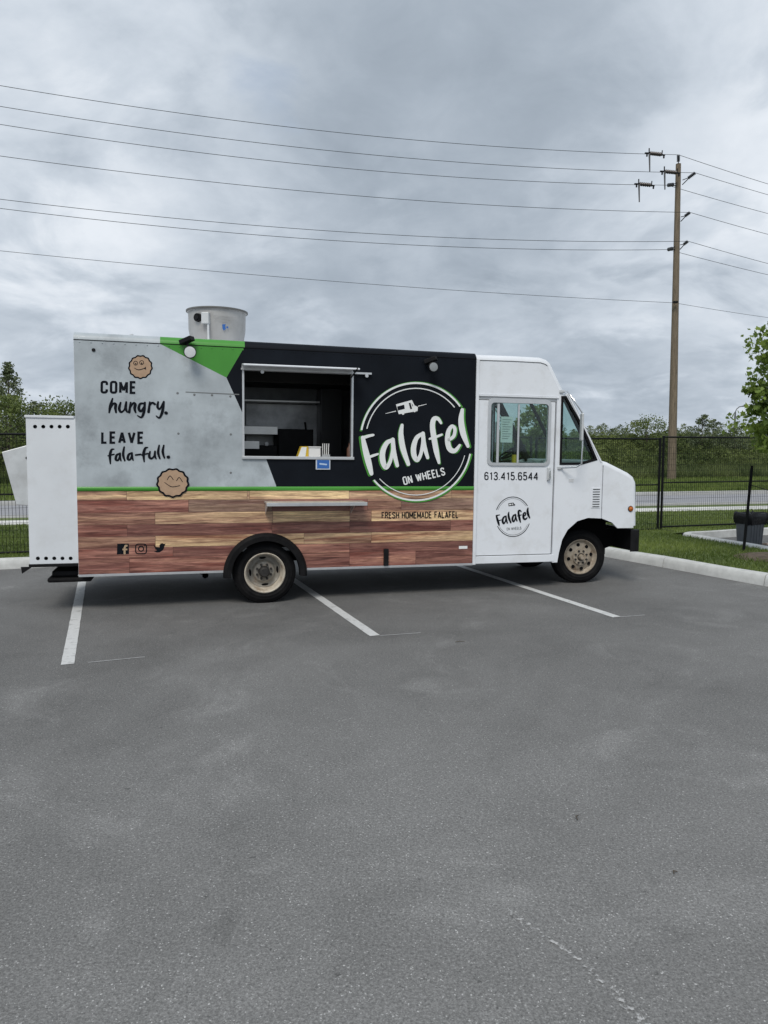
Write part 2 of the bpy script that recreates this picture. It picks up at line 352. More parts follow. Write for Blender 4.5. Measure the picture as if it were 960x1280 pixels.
mb = MB(); tris = tessellate_polygon([lot]); mb.v = [tuple(p) for p in lot]; mb.f = [tuple(t) for t in tris]; mb.m = [0]*len(tris)
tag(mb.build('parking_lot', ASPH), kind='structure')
def resample(path, step):
    P = [Vector(p) for p in path]; D = [0]
    for a, b in zip(P, P[1:]): D.append(D[-1] + (b-a).length)
    n = max(1, round(D[-1]/step)); outp = []
    for i in range(n+1):
        d = D[-1]*i/n; k = max(j for j in range(len(D)) if D[j] <= d+1e-9); k = min(k, len(P)-2)
        outp.append(P[k] + (P[k+1]-P[k])*((d-D[k])/(D[k+1]-D[k])))
    return outp
def offset(path, d):
    outp = []
    for i, p in enumerate(path):
        t_ = (path[min(i+1, len(path)-1)] - path[max(i-1, 0)]).normalized(); outp.append(p + Vector((-t_.y, t_.x, 0))*d)
    return outp
KERB_SEC = [(0.0, -0.05), (0.012, 0.06), (0.03, 0.122), (0.05, 0.142), (0.08, 0.15), (0.165, 0.152), (0.178, 0.14), (0.18, -0.05)]
def kerb_run(root, path, every, sec=KERB_SEC, fine=0.25, m=None):
    P = resample(path, fine); k = max(1, int(round(every/fine))); i = 0
    while i < len(P)-1:
        seg = P[i:min(i+k+1, len(P))]; rows = []
        for j, p in enumerate(seg):
            g = i+j; t_ = (P[min(g+1, len(P)-1)] - P[max(g-1, 0)]).normalized(); nrm = Vector((-t_.y, t_.x, 0)); p2 = Vector(p)
            if j == 0: p2 = p2 + t_*0.007
            if j == len(seg)-1: p2 = p2 - t_*0.007
            rows.append([p2 + nrm*(a + 0.004*math.sin(g*1.7)) + Vector((0, 0, h + 0.003*math.sin(g*0.9+1) if h > 0 else h)) for a, h in sec])
        m_ = MB(); m_.quad_grid(rows); m_.face(rows[0][::-1]); m_.face(rows[-1]); m_.build('kerb_segment', m or CONC, root, smooth=35)
        i += k
kerb = tag(empty('kerb'), kind='structure')
kerb_run(kerb, [kL - u1*14, *kerb_path[1:-1], kE + u1*6], 1.75)
# driveway to the right with its own kerb
tip = Vector((5.86, 14.92, 0)); nk = Vector((6.55, 12.39, 0)); fkk = Vector((8.35, 15.95, 0)); dn = (nk-tip).normalized(); df = (fkk-tip).normalized()
drv = [tip, tip + dn*5.2, tip + dn*5.2 + df*30, tip + df*30]
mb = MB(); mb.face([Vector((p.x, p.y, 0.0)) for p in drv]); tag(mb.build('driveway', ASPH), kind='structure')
kerb2 = tag(empty('driveway_kerb'), kind='structure')
kerb_run(kerb2, [tip + dn*5.0, tip + dn*0.25, tip + df*0.25, tip + df*14][::-1], 3.0)
# pinkish ramp slab on the driveway
rs = tag(MB().box((0, 0, 0.004), (1.1, 0.8, 0.05)).build('ramp_slab', mat('pink_concrete', (0.50, 0.40, 0.34), 0.85, var=0.1), bevel=0.01), kind='structure')
rs.location = (7.28, 13.95, 0); rs.rotation_euler = (R(-9), 0, R(18))
# grass between kerb and pavement
GZ = 0.115
back = offset(kerb_path, 0.16)
gp = [Vector((p.x, p.y, GZ)) for p in back[:-1]]
inner = [tip + dn*5.0 + Vector((0.1, -0.6, 0)), tip + dn*0.1 + Vector((-.06, 0, 0)), tip + df*0.05 + Vector((0, .1, 0)), tip + df*30 + Vector((0, .1, 0))]
far_edge = [rp(45, 18.1), rp(-45, 18.1)]
poly = gp + [Vector((p.x, p.y, GZ)) for p in ([kE + u1*2.1 + Vector((0.2, 0.8, 0))] + inner + far_edge)]
mb = MB(); tris = tessellate_polygon([poly]); mb.v = [tuple(p) for p in poly]; mb.f = [tuple(t) for t in tris]; mb.m = [0]*len(tris)
tag(mb.build('grass_verge', GRASSG), kind='structure')
def strip(name, t0, t1, z0, z1, m, s0=-60, s1=70):
    o = MB().face([rp(s0, t0, z0), rp(s1, t0, z0), rp(s1, t1, z1), rp(s0, t1, z1)]).build(name, m); return tag(o, kind='structure')
mb = MB(); s_ = -50
while s_ < 60:
    a = [rp(s_, 18.1), rp(s_+1.49, 18.1), rp(s_+1.49, 19.15), rp(s_, 19.15)]
    for z_ in (0.13,): mb.face([Vector((p.x, p.y, z_)) for p in a])
    for i in range(4): mb.face([Vector((a[i].x, a[i].y, -.05)), Vector((a[(i+1)%4].x, a[(i+1)%4].y, -.05)), Vector((a[(i+1)%4].x, a[(i+1)%4].y, .13)), Vector((a[i].x, a[i].y, .13))])
    s_ += 1.5
tag(mb.build('sidewalk', CONC2), kind='structure')
strip('boulevard_grass', 19.15, 20.25, 0.11, 0.10, GRASSG); strip('road', 20.4, 25.9, 0.0, 0.03, ROADM)
rk = tag(empty('road_kerb'), kind='structure')
kerb_run(rk, [rp(40, 20.41), rp(-40, 20.41)][::-1], 8.0, fine=2.0, m=CONCD)
kerb_run(rk, [rp(-60, 25.9, 0.02), rp(70, 25.9, 0.02)], 10.0, fine=2.0, m=CONCD)
strip('far_verge', 26.08, 40, 0.12, 0.16, GRASSG)

# the berm behind the road
def berm_h(s_, t_):
    k = min(1, max(0, (t_-37.5)/13.0)); k = k*k*(3-2*k)
    return 0.16 + (2.35 + 0.35*math.sin(s_*0.09+1) + 0.25*math.sin(s_*0.23))*k + 0.12*math.sin(s_*0.8)*math.sin(t_*0.7)*k
rows = [[rp(s_, t_, berm_h(s_, t_)-0.02) for s_ in np.arange(-110, 131, 3.0)] for t_ in list(np.arange(36.5, 54, 1.5)) + [60, 80, 140]]
tag(MB().quad_grid(rows).build('berm', VERGE, smooth=60), kind='structure')

# parking bay lines, thin setting-out chalk lines
def ground_strip(name, a, b, wd, m, z=0.004, wob=0.0):
    a = Vector(a); b = Vector(b); d = (b-a).normalized(); n_ = Vector((-d.y, d.x, 0)); k = 40; rows = []
    for i in range(k+1):
        p = a.lerp(b, i/k); q = wob*(random.random()-.5)
        rows.append([(p + n_*(wd/2+q)).to_tuple()[:2] + (z,), (p - n_*(wd/2-q)).to_tuple()[:2] + (z,)])
    return tag(MB().quad_grid(rows).build(name, m), kind='structure')
bd = Vector((-math.sin(R(20.6)), math.cos(R(20.6)), 0))
for (px, py) in ((84.3, 830.8), (468.6, 794.9), (771, 771.6)):
    e_ = ground(px, py); ground_strip('parking_line', e_, e_ + bd*5.15, 0.105, PAINT, wob=0.004)
CHALK = mat('chalk', (0.36, 0.365, 0.37), 0.9, dirt=(0.17, 0.175, 0.18), dscale=9, damt=0.8)
for a, b in (((110, 828.5), (181, 821.5)), ((475, 795), (526, 791.3)), ((776, 771.4), (806, 769))):
    ground_strip('chalk_line', ground(*a), ground(*b), 0.018, CHALK, wob=0.004)
def scuff_mat():
    m = bpy.data.materials.new('scuff_grit'); m.use_nodes = True; t = m.node_tree; b = t.nodes['Principled BSDF']; b.inputs['Base Color'].default_value = (0.5, 0.5, 0.5, 1); b.inputs['Roughness'].default_value = 0.9
    n = t.nodes.new('ShaderNodeTexNoise'); n.inputs['Scale'].default_value = 55; n.inputs['Detail'].default_value = 4
    c_ = t.nodes.new('ShaderNodeTexCoord'); t.links.new(c_.outputs['Object'], n.inputs['Vector'])
    r = t.nodes.new('ShaderNodeValToRGB'); r.color_ramp.elements[0].position = 0.50; r.color_ramp.elements[1].position = 0.62; r.color_ramp.elements[1].color = (.8, .8, .8, 1)
    t.links.new(n.outputs['Fac'], r.inputs[0]); t.links.new(r.outputs[0], b.inputs['Alpha']); MATS['scuff'] = m; return m
SC = scuff_mat()
ground_strip('scuff_line', ground(625, 1132), ground(730, 1205), 0.018, SC, wob=0.012); ground_strip('scuff_line', ground(733, 1207), ground(815, 1290), 0.03, SC, wob=0.02)

# grass blades
def in_poly(x, y, P):
    c = np.zeros(x.shape, bool); n = len(P)
    for i in range(n):
        a, b = P[i], P[(i+1) % n]
        if abs(a.y-b.y) < 1e-9: continue
        c ^= ((a.y > y) != (b.y > y)) & (x < (b.x-a.x)*(y-a.y)/(b.y-a.y) + a.x)
    return c
def blades(name, X, Y, Z, h, wd, m, label, tone=None):
    n = len(X); an = rng.random(n)*2*math.pi; ln = rng.random(n)*0.9; hh = h*(0.5+0.8*rng.random(n)); ww = wd*(0.7+0.6*rng.random(n))
    lx, ly = np.cos(an)*hh*ln, np.sin(an)*hh*ln; bn = rng.random(n)*math.pi; bx, by = np.cos(bn)*ww, np.sin(bn)*ww
    V = np.zeros((n, 3, 3)); V[:, 0] = np.stack([X-bx, Y-by, Z], 1); V[:, 1] = np.stack([X+bx, Y+by, Z], 1); V[:, 2] = np.stack([X+lx, Y+ly, Z+hh], 1)
    me = bpy.data.meshes.new(name); me.vertices.add(n*3); me.vertices.foreach_set('co', V.reshape(-1).astype(np.float32)); me.loops.add(n*3); me.loops.foreach_set('vertex_index', np.arange(n*3, dtype=np.int32))
    me.polygons.add(n); me.polygons.foreach_set('loop_start', np.arange(0, n*3, 3, dtype=np.int32)); me.update(calc_edges=True)
    a = me.attributes.new('tone', 'FLOAT', 'FACE')
    patch = 0.5 + 0.22*np.sin(X*1.9+np.sin(Y*1.3)*1.5) + 0.2*np.sin(Y*2.3+X*0.7)
    a.data.foreach_set('value', np.clip(patch + rng.normal(scale=0.22, size=n), 0, 1).astype(np.float32)); me.materials.append(m)
    o = bpy.data.objects.new(name, me); col.objects.link(o); return tag(o, label, 'grass', kind='stuff')
n = 520000; X = rng.uniform(-11, 13, n); Y = rng.uniform(7.5, 24, n); ok = in_poly(X, Y, poly)
px_ = 480 + FPX*X/Y; ok &= ((px_ < 130) | (px_ > 700)) & (px_ > -60) & (px_ < 1010)
ok &= rng.random(n) < np.clip((13.0/Y)**2, 0.25, 1)
blades('lawn_grass', X[ok], Y[ok], np.full(ok.sum(), GZ), 0.055, 0.006, LEAF_G, 'short mown grass on the verge behind the concrete kerb')
n = 130000; s0 = rng.uniform(-30, 40, n); t0 = rng.uniform(26.2, 38.5, n); P = RDX.x*s0 + RDN.x*t0, RDX.y*s0 + RDN.y*t0
px_ = 480 + FPX*P[0]/P[1]; ok = ((px_ < 130) | (px_ > 640)) & (px_ > -60) & (px_ < 1010)
blades('tall_grass', P[0][ok], P[1][ok], np.full(ok.sum(), 0.13), 0.16, 0.018, LEAF_G, 'longer rough grass on the far side of the road')

# ================================================================== THE FOOD TRUCK
W = 2.2
truck = empty('food_truck', TORG); truck.rotation_euler = TROT.to_euler()
tag(truck, 'food truck with grey, black and wood-print side, white cab and open serving window', 'food truck')
ZS = 0.0
A_ = S(92, 424.5); B_ = S(593.5, 449)
XR = S(95, 570)[0]; XJ = S(593, 570)[0]; ZSR, ZSJ = S(92, 424.5)[1], S(593.5, 449.0)[1]; ZTR, ZTJ = S(93, 415)[1]+.012, S(593, 441.5)[1]+.008; ZSEAM = min(ZSR, ZSJ); ZSK = (S(119, 718)[1] + S(588, 704.5)[1])/2
ZB = (S(96, 611)[1] + S(589, 610.5)[1])/2
# rear wheel arch
RWC = S(331.5, 715.7); FWC_Y = 0.27; FWC = S(725.5, 696.3, FWC_Y)
ARC = (RWC[0]+0.005, RWC[1]-0.02); AR = 0.475     # cut in the side panel
def arch_z(x):
    d = AR*AR - (x-ARC[0])**2; return ARC[1] + math.sqrt(d) if d > 0 else -1
archpts = [(ARC[0] + AR*math.cos(t), ARC[1] + AR*math.sin(t)) for t in np.linspace(0, math.pi, 25)]
archpts = [p for p in archpts if p[1] > ZSK+0.005]
ax0, ax1 = archpts[-1][0], archpts[0][0]
win = SS([(303.2, 463), (441, 466.5), (441, 571), (303.2, 571)])
WX0, WX1 = win[0][0], win[1][0]; WZ1 = (win[0][1]+win[1][1])/2; WZ0 = (win[2][1]+win[3][1])/2
WR = [(WX0, WZ0), (WX0, WZ1), (WX1, WZ1), (WX1, WZ0)]
def zse(x): return ZSR + (ZSJ-ZSR)*(x-XR)/(XJ-XR)
def zto(x): return ZTR + (ZTJ-ZTR)*(x-XR)/(XJ-XR)
bodyp = [(XR, ZSK), (XR, ZSR), (XJ, ZSJ), (XJ, ZSK), (ax1, ZSK)] + archpts + [(ax0, ZSK)]
side = MB().plate(bodyp, [WR], 0.0, 0.04).build('side_panel', WHITE, truck)
far = MB().plate([(XR, ZSK), (XR, ZSR), (XJ, ZSJ), (XJ, ZSK), (ax1, ZSK)] + archpts + [(ax0, ZSK)], [], W-0.04, 0.04).build('side_panel', WHITE, truck)
# lofted shells with rounded side edges: profile in (x, z), swept across the width
def loft(prof, r, name, mats, seg=5, mi=None, parent=truck, y0=0.0, y1=W, smooth=40, split=None):
    nr = []
    for i in range(len(prof)):
        a = Vector(prof[max(i-1, 0)]); b = Vector(prof[min(i+1, len(prof)-1)]); d = (b-a).normalized(); nr.append(Vector((-d.y, d.x)))
    rows = []
    for p, n_ in zip(prof, nr):
        p = Vector(p); row = []
        for i in range(seg+1):
            t = math.pi/2*i/seg; q = p - n_*(r - r*math.sin(t)); row.append((q.x, y0 + r*(1-math.cos(t)), q.y))
        for i in range(seg, -1, -1):
            t = math.pi/2*i/seg; q = p - n_*(r - r*math.sin(t)); row.append((q.x, y1 - r*(1-math.cos(t)), q.y))
        rows.append(row)
    m_ = MB(); m_.quad_grid(rows)
    if split:
        nc = len(rows[0])-1; m_.m = [split(i//nc, i % nc) for i in range(len(m_.f))]
    return m_.build(name, mats, parent, smooth=smooth)
g0, g1 = S(200, 421)[0], S(306, 427)[0]
loft([(x_, zto(x_)) for x_ in (XR, g0, g1, XJ)], ((ZTR-ZSR)+(ZTJ-ZSJ))/2, 'roof', [WHITE, CONCW, GREENW, BLACKW], split=lambda i, j: ((1, 2, 3)[i] if j < 4 else 0))
# rear wall with two doors
rw = MB().plate([(0.0, ZSK), (0.0, ZSR), (0.05, ZTR-0.01), (W-0.05, ZTR-0.01), (W, ZSR), (W, ZSK)], [], 0.0, 0.04)
rw.v = [(XR + 0.002 + v[1], v[0], v[2]) for v in rw.v]; rw.build('rear_wall', WHITE, truck)
for k in (0, 1):
    d_ = MB().box((XR-0.014, W/2 - 0.78 + 0.79*k, ZSK+0.12), (XR-0.002, W/2 - 0.01 + 0.79*k, ZSEAM-0.25)).build('rear_door', WHITE, truck, bevel=0.006)
    MB().box((XR-0.05, W/2 + (-0.12 if k == 0 else 0.06), 1.5), (XR-0.015, W/2 + (-0.06 if k == 0 else 0.12), 1.62)).build('handle', BLKM, d_)
# interior: floor, lining, bulkhead
MB().box((XR+0.05, 0.05, 0.62), (FWC[0]-.56, W-0.05, 0.66)).build('floor', CABIN, truck)
MB().box((XJ-0.02, 0.042, 0.662), (XJ+0.02, W-0.042, ZSEAM)).build('bulkhead', CABIN, truck)
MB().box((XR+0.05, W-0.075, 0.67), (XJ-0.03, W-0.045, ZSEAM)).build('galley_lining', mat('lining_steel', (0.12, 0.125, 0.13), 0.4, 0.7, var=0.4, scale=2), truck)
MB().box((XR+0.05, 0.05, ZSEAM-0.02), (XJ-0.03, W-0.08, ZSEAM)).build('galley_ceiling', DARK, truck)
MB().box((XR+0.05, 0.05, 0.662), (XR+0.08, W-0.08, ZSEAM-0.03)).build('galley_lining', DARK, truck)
# vinyl wrap pieces (each a sheet 2 mm proud of the panel)
YW = -0.003
def sheet(pts, name, m, y=YW, parent=None, holes=()):
    return MB().plate(pts, holes, y, 0.0).build(name, m, parent or truck)
gx = S(283, 472); kx = S(303, 517)
gb = (g0 + 0.0, zse(g0)-0.001); gt = (g1-0.012, zse(g1)-0.001)
zb = ZB + 0.024; b1 = S(331.5, 571); b2 = S(345.5, 608); kxx = (WX0, kx[1])
sheet([(XR+0.002, zb), (XR+0.002, ZSR-0.001), gb, gx, kxx, (WX0, WZ0), (b1[0], WZ0), (b2[0], zb)], 'concrete_print', CONCW, parent=side)
sheet([gb, gt, gx], 'green_wedge', GREENW, parent=side)
sheet([gt, (XJ-0.002, ZSJ-0.001), (XJ-0.002, zb), (b2[0], zb), (b1[0], WZ0), (WX1, WZ0), (WX1, WZ1), (WX0, WZ1), kxx, gx], 'black_print', BLACKW, parent=side)
# wood print: planks with a dark printed seam
zw1 = ZB - 0.025
bk = [(XR+0.002, ZSK+0.004), (XR+0.002, zw1), (XJ-0.002, zw1), (XJ-0.002, ZSK+0.004), (ax1+.003, ZSK+.004)] + archpts + [(ax0-.003, ZSK+.004)]
sheet(bk, 'wood_print_backing', SEAM, -0.002, side)
def wood_mat():
    m = bpy.data.materials.new('wood_print'); m.use_nodes = True; t = m.node_tree; b = t.nodes['Principled BSDF']; b.inputs['Roughness'].default_value = 0.42; b.inputs['Coat Weight'].default_value = 0.1
    at = t.nodes.new('ShaderNodeAttribute'); at.attribute_name = 'plank'
    c_ = t.nodes.new('ShaderNodeTexCoord'); sx = t.nodes.new('ShaderNodeVectorMath'); sx.operation = 'MULTIPLY_ADD'
    sx.inputs[1].default_value = (1.7, 1, 30); t.links.new(c_.outputs['Object'], sx.inputs[0])
    cbx = t.nodes.new('ShaderNodeCombineXYZ'); sm = t.nodes.new('ShaderNodeMath'); sm.operation = 'MULTIPLY'; sm.inputs[1].default_value = 57.0; t.links.new(at.outputs['Alpha'], sm.inputs[0]); t.links.new(sm.outputs[0], cbx.inputs[1]); t.links.new(sm.outputs[0], cbx.inputs[0])
    t.links.new(cbx.outputs[0], sx.inputs[2])
    def nz(s_, d_, ro, dist):
        n_ = t.nodes.new('ShaderNodeTexNoise'); n_.inputs['Scale'].default_value = s_; n_.inputs['Detail'].default_value = d_; n_.inputs['Roughness'].default_value = ro; n_.inputs['Distortion'].default_value = dist; t.links.new(sx.outputs[0], n_.inputs['Vector']); return n_.outputs['Fac']
    def rr(src, st):
        r = t.nodes.new('ShaderNodeValToRGB'); e = r.color_ramp.elements
        while len(e) < len(st): e.new(.5)
        for i, (p, c) in enumerate(st): e[i].position = p; e[i].color = (*c, 1)
        t.links.new(src, r.inputs[0]); return r.outputs[0]
    def mul(a, c, f=1.0):
        n_ = t.nodes.new('ShaderNodeMix'); n_.data_type = 'RGBA'; n_.blend_type = 'MULTIPLY'; n_.inputs[0].default_value = f; t.links.new(a, n_.inputs[6]); t.links.new(c, n_.inputs[7]); return n_.outputs[2]
    g = rr(nz(1.0, 7, 0.65, 1.2), [(0.32, (.32, .235, .225)), (0.44, (.76, .68, .66)), (0.54, (1.05, 1.03, 1.0)), (0.68, (1.55, 1.5, 1.42))])
    f_ = rr(nz(4.5, 4, 0.7, 0.3), [(0.3, (.62, .58, .56)), (0.62, (1.2, 1.18, 1.15))])
    h_ = rr(nz(.42, 3, 0.5, 0.8), [(0.34, (.62, .44, .42)), (0.5, (1, 1, 1)), (0.64, (1.22, 1.3, 1.2))])
    t.links.new(mul(mul(mul(at.outputs['Color'], g), f_), h_), b.inputs['Base Color']); return m
WOODM = wood_mat()
ROWS = [611.5+3.2, 625.5, 641.5, 656.5, 671.5, 686.0, 698.5, 718.5]   # plank row edges at the left end of the truck (pixels)
TANC = (0.45, 0.305, 0.205); TANL = (0.60, 0.43, 0.27); REDB = (0.32, 0.155, 0.125); REDD = (0.225, 0.105, 0.088); GRB = (0.26, 0.17, 0.135); BRN = (0.31, 0.175, 0.13)
PL = [[(97, TANC), (159, TANL), (309, TANC), (312, TANL), (436, TANC), (563, TANC)],
      [(97, REDB), (236, GRB), (340, REDB), (459, BRN), (501, GRB)],
      [(97, BRN), (194, TANC), (341, TANL), (437, BRN), (464, TANL)],
      [(97, REDB), (159, REDD), (340, REDB), (437, REDD), (563, REDB)],
      [(97, BRN), (194, TANL), (380, TANC), (464, TANL)],
      [(97, REDB), (216, REDD), (330, REDB), (437, REDD)],
      [(97, REDD), (161, REDB), (300, REDD), (437, REDB), (520, REDD)]]
mb = MB(); pc = []
zr = [S(97, y)[1] for y in ROWS]; zr[0] = zw1; zr[-1] = ZSK+0.004
for i, row in enumerate(PL):
    zhi, zlo = zr[i]-0.0015, zr[i+1]+0.0015
    for j, (x0, c) in enumerate(row):
        xa = XR+0.002 if j == 0 else S(x0, 660)[0]+0.0015; xb = XJ-0.002 if j == len(row)-1 else S(row[j+1][0], 660)[0]-0.0015
        seed = random.random(); jit = 0.92 + 0.16*random.random(); nsub = max(1, int((xb-xa)/0.02))
        for k in range(nsub):
            p, q = xa + (xb-xa)*k/nsub, xa + (xb-xa)*(k+1)/nsub
            za, zq = max(zlo, arch_z(p)), max(zlo, arch_z(q))
            if za >= zhi and zq >= zhi: continue
            za, zq = min(za, zhi), min(zq, zhi)
            mb.f.append(tuple(range(len(mb.v), len(mb.v)+4))); mb.m.append(0); mb.v += [(p, -0.004, za), (q, -0.004, zq), (q, -0.004, zhi), (p, -0.004, zhi)]
            pc.append((*[v*jit for v in c], seed))
wp = mb.build('wood_print', WOODM, side, recalc=False)
ca = wp.data.attributes.new('plank', 'FLOAT_COLOR', 'FACE'); ca.data.foreach_set('color', [v for c in pc for v in c])
# green belt moulding and body trim
bm_ = MB(); bm_.quad_grid([[(XR+0.004, 0.0, ZB+0.026), (XR+.004, -0.008, ZB+0.021), (XR+.004, -0.011, ZB), (XR+.004, -0.008, ZB-0.020), (XR+.004, 0.0, ZB-0.026)], [(XJ-0.003, 0.0, ZB+0.026), (XJ-.003, -0.008, ZB+0.021), (XJ-.003, -0.011, ZB), (XJ-.003, -0.008, ZB-0.020), (XJ-.003, 0.0, ZB-0.026)]])
bm_.build('belt_moulding', GREENW, truck, smooth=60)
MB().box((XR, -0.006, ZSK-0.022), (ax0, 0.05, ZSK)).build('skirt_rail', ALU, truck); MB().box((ax1, -0.006, ZSK-0.022), (XJ, 0.05, ZSK)).build('skirt_rail', ALU, truck)
MB().tube([(XR, -0.003, ZSR+0.002), (XJ, -0.003, ZSJ+0.002)], 0.005, 6).build('roof_seam', DARK, truck)
rv = MB().lathe([(0.0, -0.004), (0.004, -0.0035), (0.006, 0.0)], (0, 0, 0), 'Y', 6); rvm = None
for i in range(40):
    x = XR + .06 + (XJ-XR-.12)*i/39; m_ = CONCW if x < g0 else GREENW if x < g1 else BLACKW
    MB().lathe([(0.0, -0.009), (0.005, -0.0085), (0.008, -0.003)], (x, 0, zse(x)-.022), 'Y', 6).build('rivet', m_, side, smooth=60)
# screws and small fittings printed or fixed on the grey panel
for (px, py, r_) in ((117, 437.5, 1.5),):
    x, z = S(px, py); MB().lathe([(0.0, -0.012), (0.018, -0.012), (0.02, -0.003)], (x, 0, z), 'Y', 12).build('marker_light', BLKM, truck, smooth=40)
scr = mat('screw_print', (0.16, 0.17, 0.175), 0.5)
for (px, py) in ((222, 491.5), (243, 493.5), (265, 494), (288, 495.5), (223, 542), (288.5, 543), (288.5, 591)):
    x, z = S(px, py); MB().lathe([(0.0, -0.0055), (0.012, -0.0048), (0.014, -0.0034)], (x, 0, z), 'Y', 10).build('screw', scr, side)
a, b = S(232, 489.5), S(299, 492.5); MB().plate([a, b, (b[0], b[1]-0.012), (a[0], a[1]-0.010)], [], -0.0045, 0).build('printed_crack', scr, side)

# ---------------- lettering: brush strokes laid as flat vinyl
def catmull(P, n=7):
    if len(P) < 3: return P
    out_ = []; Q = [P[0]] + list(P) + [P[-1]]
    for i in range(1, len(Q)-2):
        for k in range(n):
            t = k/n; out_.append(tuple(0.5*((2*Q[i][c]) + (-Q[i-1][c]+Q[i+1][c])*t + (2*Q[i-1][c]-5*Q[i][c]+4*Q[i+1][c]-Q[i+2][c])*t*t + (-Q[i-1][c]+3*Q[i][c]-3*Q[i+1][c]+Q[i+2][c])*t**3) for c in range(3)))
    out_.append(tuple(P[-1])); return out_
class Ink:
    """collects strokes given as [(x, z, width)] in metres on the panel"""
    def __init__(s, y): s.mb = MB(); s.y = y; s.k = 0
    def stroke(s, pts, smooth=True, round_=True):
        P = catmull(pts) if smooth else pts
        y = s.y - 0.00025*(s.k % 24); s.k += 1
        L_, R_ = [], []
        for i, (x, z, w_) in enumerate(P):
            a = P[max(i-1, 0)]; b = P[min(i+1, len(P)-1)]; dx, dz = b[0]-a[0], b[1]-a[1]; l = math.hypot(dx, dz) or 1
            nx, nz = -dz/l*w_/2, dx/l*w_/2
            if not smooth and 0 < i < len(P)-1:      # mitre
                d0 = Vector((x-a[0], z-a[1])).normalized(); d1 = Vector((b[0]-x, b[1]-z)).normalized(); m_ = (d0+d1)
                if m_.length > 0.3:
                    m_.normalize(); f = min(2.5, 1/max(0.35, m_.dot(d0))); nx, nz = -m_.y*w_/2*f, m_.x*w_/2*f
            L_.append((x+nx, y, z+nz)); R_.append((x-nx, y, z-nz))
        s.mb.quad_grid([L_, R_])
        if round_:
            for i, j in ((0, 1), (len(P)-1, len(P)-2)):
                x, z, w_ = P[i]; dx, dz = x-P[j][0], z-P[j][1]; l = math.hypot(dx, dz) or 1; a0 = math.atan2(dz, dx)
                s.mb.face([(x + w_/2*math.cos(a0+t), y, z + w_/2*math.sin(a0+t)) for t in np.linspace(-math.pi/2, math.pi/2, 9)])
        return s
    def poly(s, pts):
        y = s.y - 0.00025*(s.k % 24); s.k += 1; s.mb.plate(pts, [], y, 0); return s
    def disc(s, x, z, r, n=20, rx=None):
        return s.poly([(x + (rx or r)*math.cos(t), z + r*math.sin(t)) for t in np.linspace(0, 2*math.pi, n, endpoint=False)])
    def done(s, name, m, parent=None):
        return s.mb.build(name, m, parent or truck, recalc=False)
def zm(x0, y0, k):      # zoomed pixel -> panel metres
    def f(X, Y, wd=None):
        x, z = S(x0 + X*k, y0 + Y*k)
        if wd is None: return (x, z)
        return (x, z, wd*k*PXM)
    return f
PXM = (S(340, 560)[0] - S(240, 560)[0])/100.0
FAL = [[(131, 492, 30), (150, 580, 44), (173, 670, 46), (192, 745, 30)], [(135, 492, 24), (172, 480, 22), (205, 473, 18)], [(168, 632, 18), (205, 618, 20), (238, 607, 15)],
       [(345, 508, 26), (302, 528, 34), (272, 590, 42), (272, 655, 44), (294, 702, 34), (322, 664, 28), (340, 590, 26), (345, 525, 26)], [(343, 505, 30), (350, 590, 36), (374, 688, 28)],
       [(408, 404, 24), (400, 470, 40), (415, 570, 44), (452, 678, 30)],
       [(552, 464, 26), (512, 492, 34), (490, 555, 42), (492, 615, 42), (514, 650, 32), (538, 612, 28), (552, 540, 26), (556, 480, 26)], [(555, 462, 30), (563, 545, 36), (588, 632, 26)],
       [(682, 388, 20), (660, 358, 28), (632, 362, 38), (622, 410, 42), (632, 490, 44), (650, 590, 42), (668, 668, 22)], [(602, 500, 16), (645, 487, 20), (688, 470, 16)],
       [(738, 508, 24), (772, 480, 28), (780, 430, 28), (758, 412, 28), (734, 450, 36), (728, 515, 42), (744, 572, 42), (780, 584, 34), (814, 545, 20)],
       [(832, 296, 28), (824, 370, 46), (838, 460, 48), (872, 552, 26)]]
fm = zm(430, 460, 170/960)
sh = Ink(-0.0045)
for st in FAL: sh.stroke([fm(500+(x-500)*1.035, 560+(y-560)*1.015+3, wd+2) for x, y, wd in st])
sh.done('logo_lettering_edge', GREENW, side)
ink = Ink(-0.0115)
for st in FAL: ink.stroke([fm(*p) for p in st])
ink.done('logo_lettering', PRINTW, side)
def ring(ink, f, cx, cy, rx, ry, a0, a1, wd, n=60):
    ink.stroke([f(cx + rx*math.cos(t), cy - ry*math.sin(t), wd) for t in np.linspace(R(a0), R(a1), n)], smooth=False, round_=False)
rg = Ink(-0.0125)
ring(rg, fm, 508, 523, 398, 419, 35.5, 169.5, 17); ring(rg, fm, 508, 522, 398, 419, 220, 348.5, 16)
rg.done('logo_ring_edge', GREENW, side)
rg = Ink(-0.0135)
ring(rg, fm, 505, 520, 391, 413, 37, 168.5, 14); ring(rg, fm, 505, 520, 356, 376, 40, 166, 8)
ring(rg, fm, 505, 520, 391, 413, 221, 348, 13); ring(rg, fm, 505, 520, 356, 376, 224, 345, 6)
rg.done('logo_ring', PRINTW, side)
ic = Ink(-0.0045)
ic.poly([fm(*p) for p in ((366, 257), (478, 226), (497, 264), (521, 275), (518, 304), (386, 326))])
ic.disc(*fm(416, 320), 0.017); ic.disc(*fm(497, 302), 0.017)
ic.stroke([fm(292, 322, 3), fm(366, 304, 6)], False, False); ic.stroke([fm(522, 270, 6), fm(583, 255, 3)], False, False)
ico = ic.done('truck_emblem', PRINTW, side)
for q_ in (((374, 272), (424, 259), (428, 288), (380, 300)), ((456, 248), (468, 245), (480, 288), (467, 291)), ((476, 246), (488, 268), (483, 272))):
    Ink(-0.0065).poly([fm(*p) for p in q_]).done('emblem_window', INK, side)
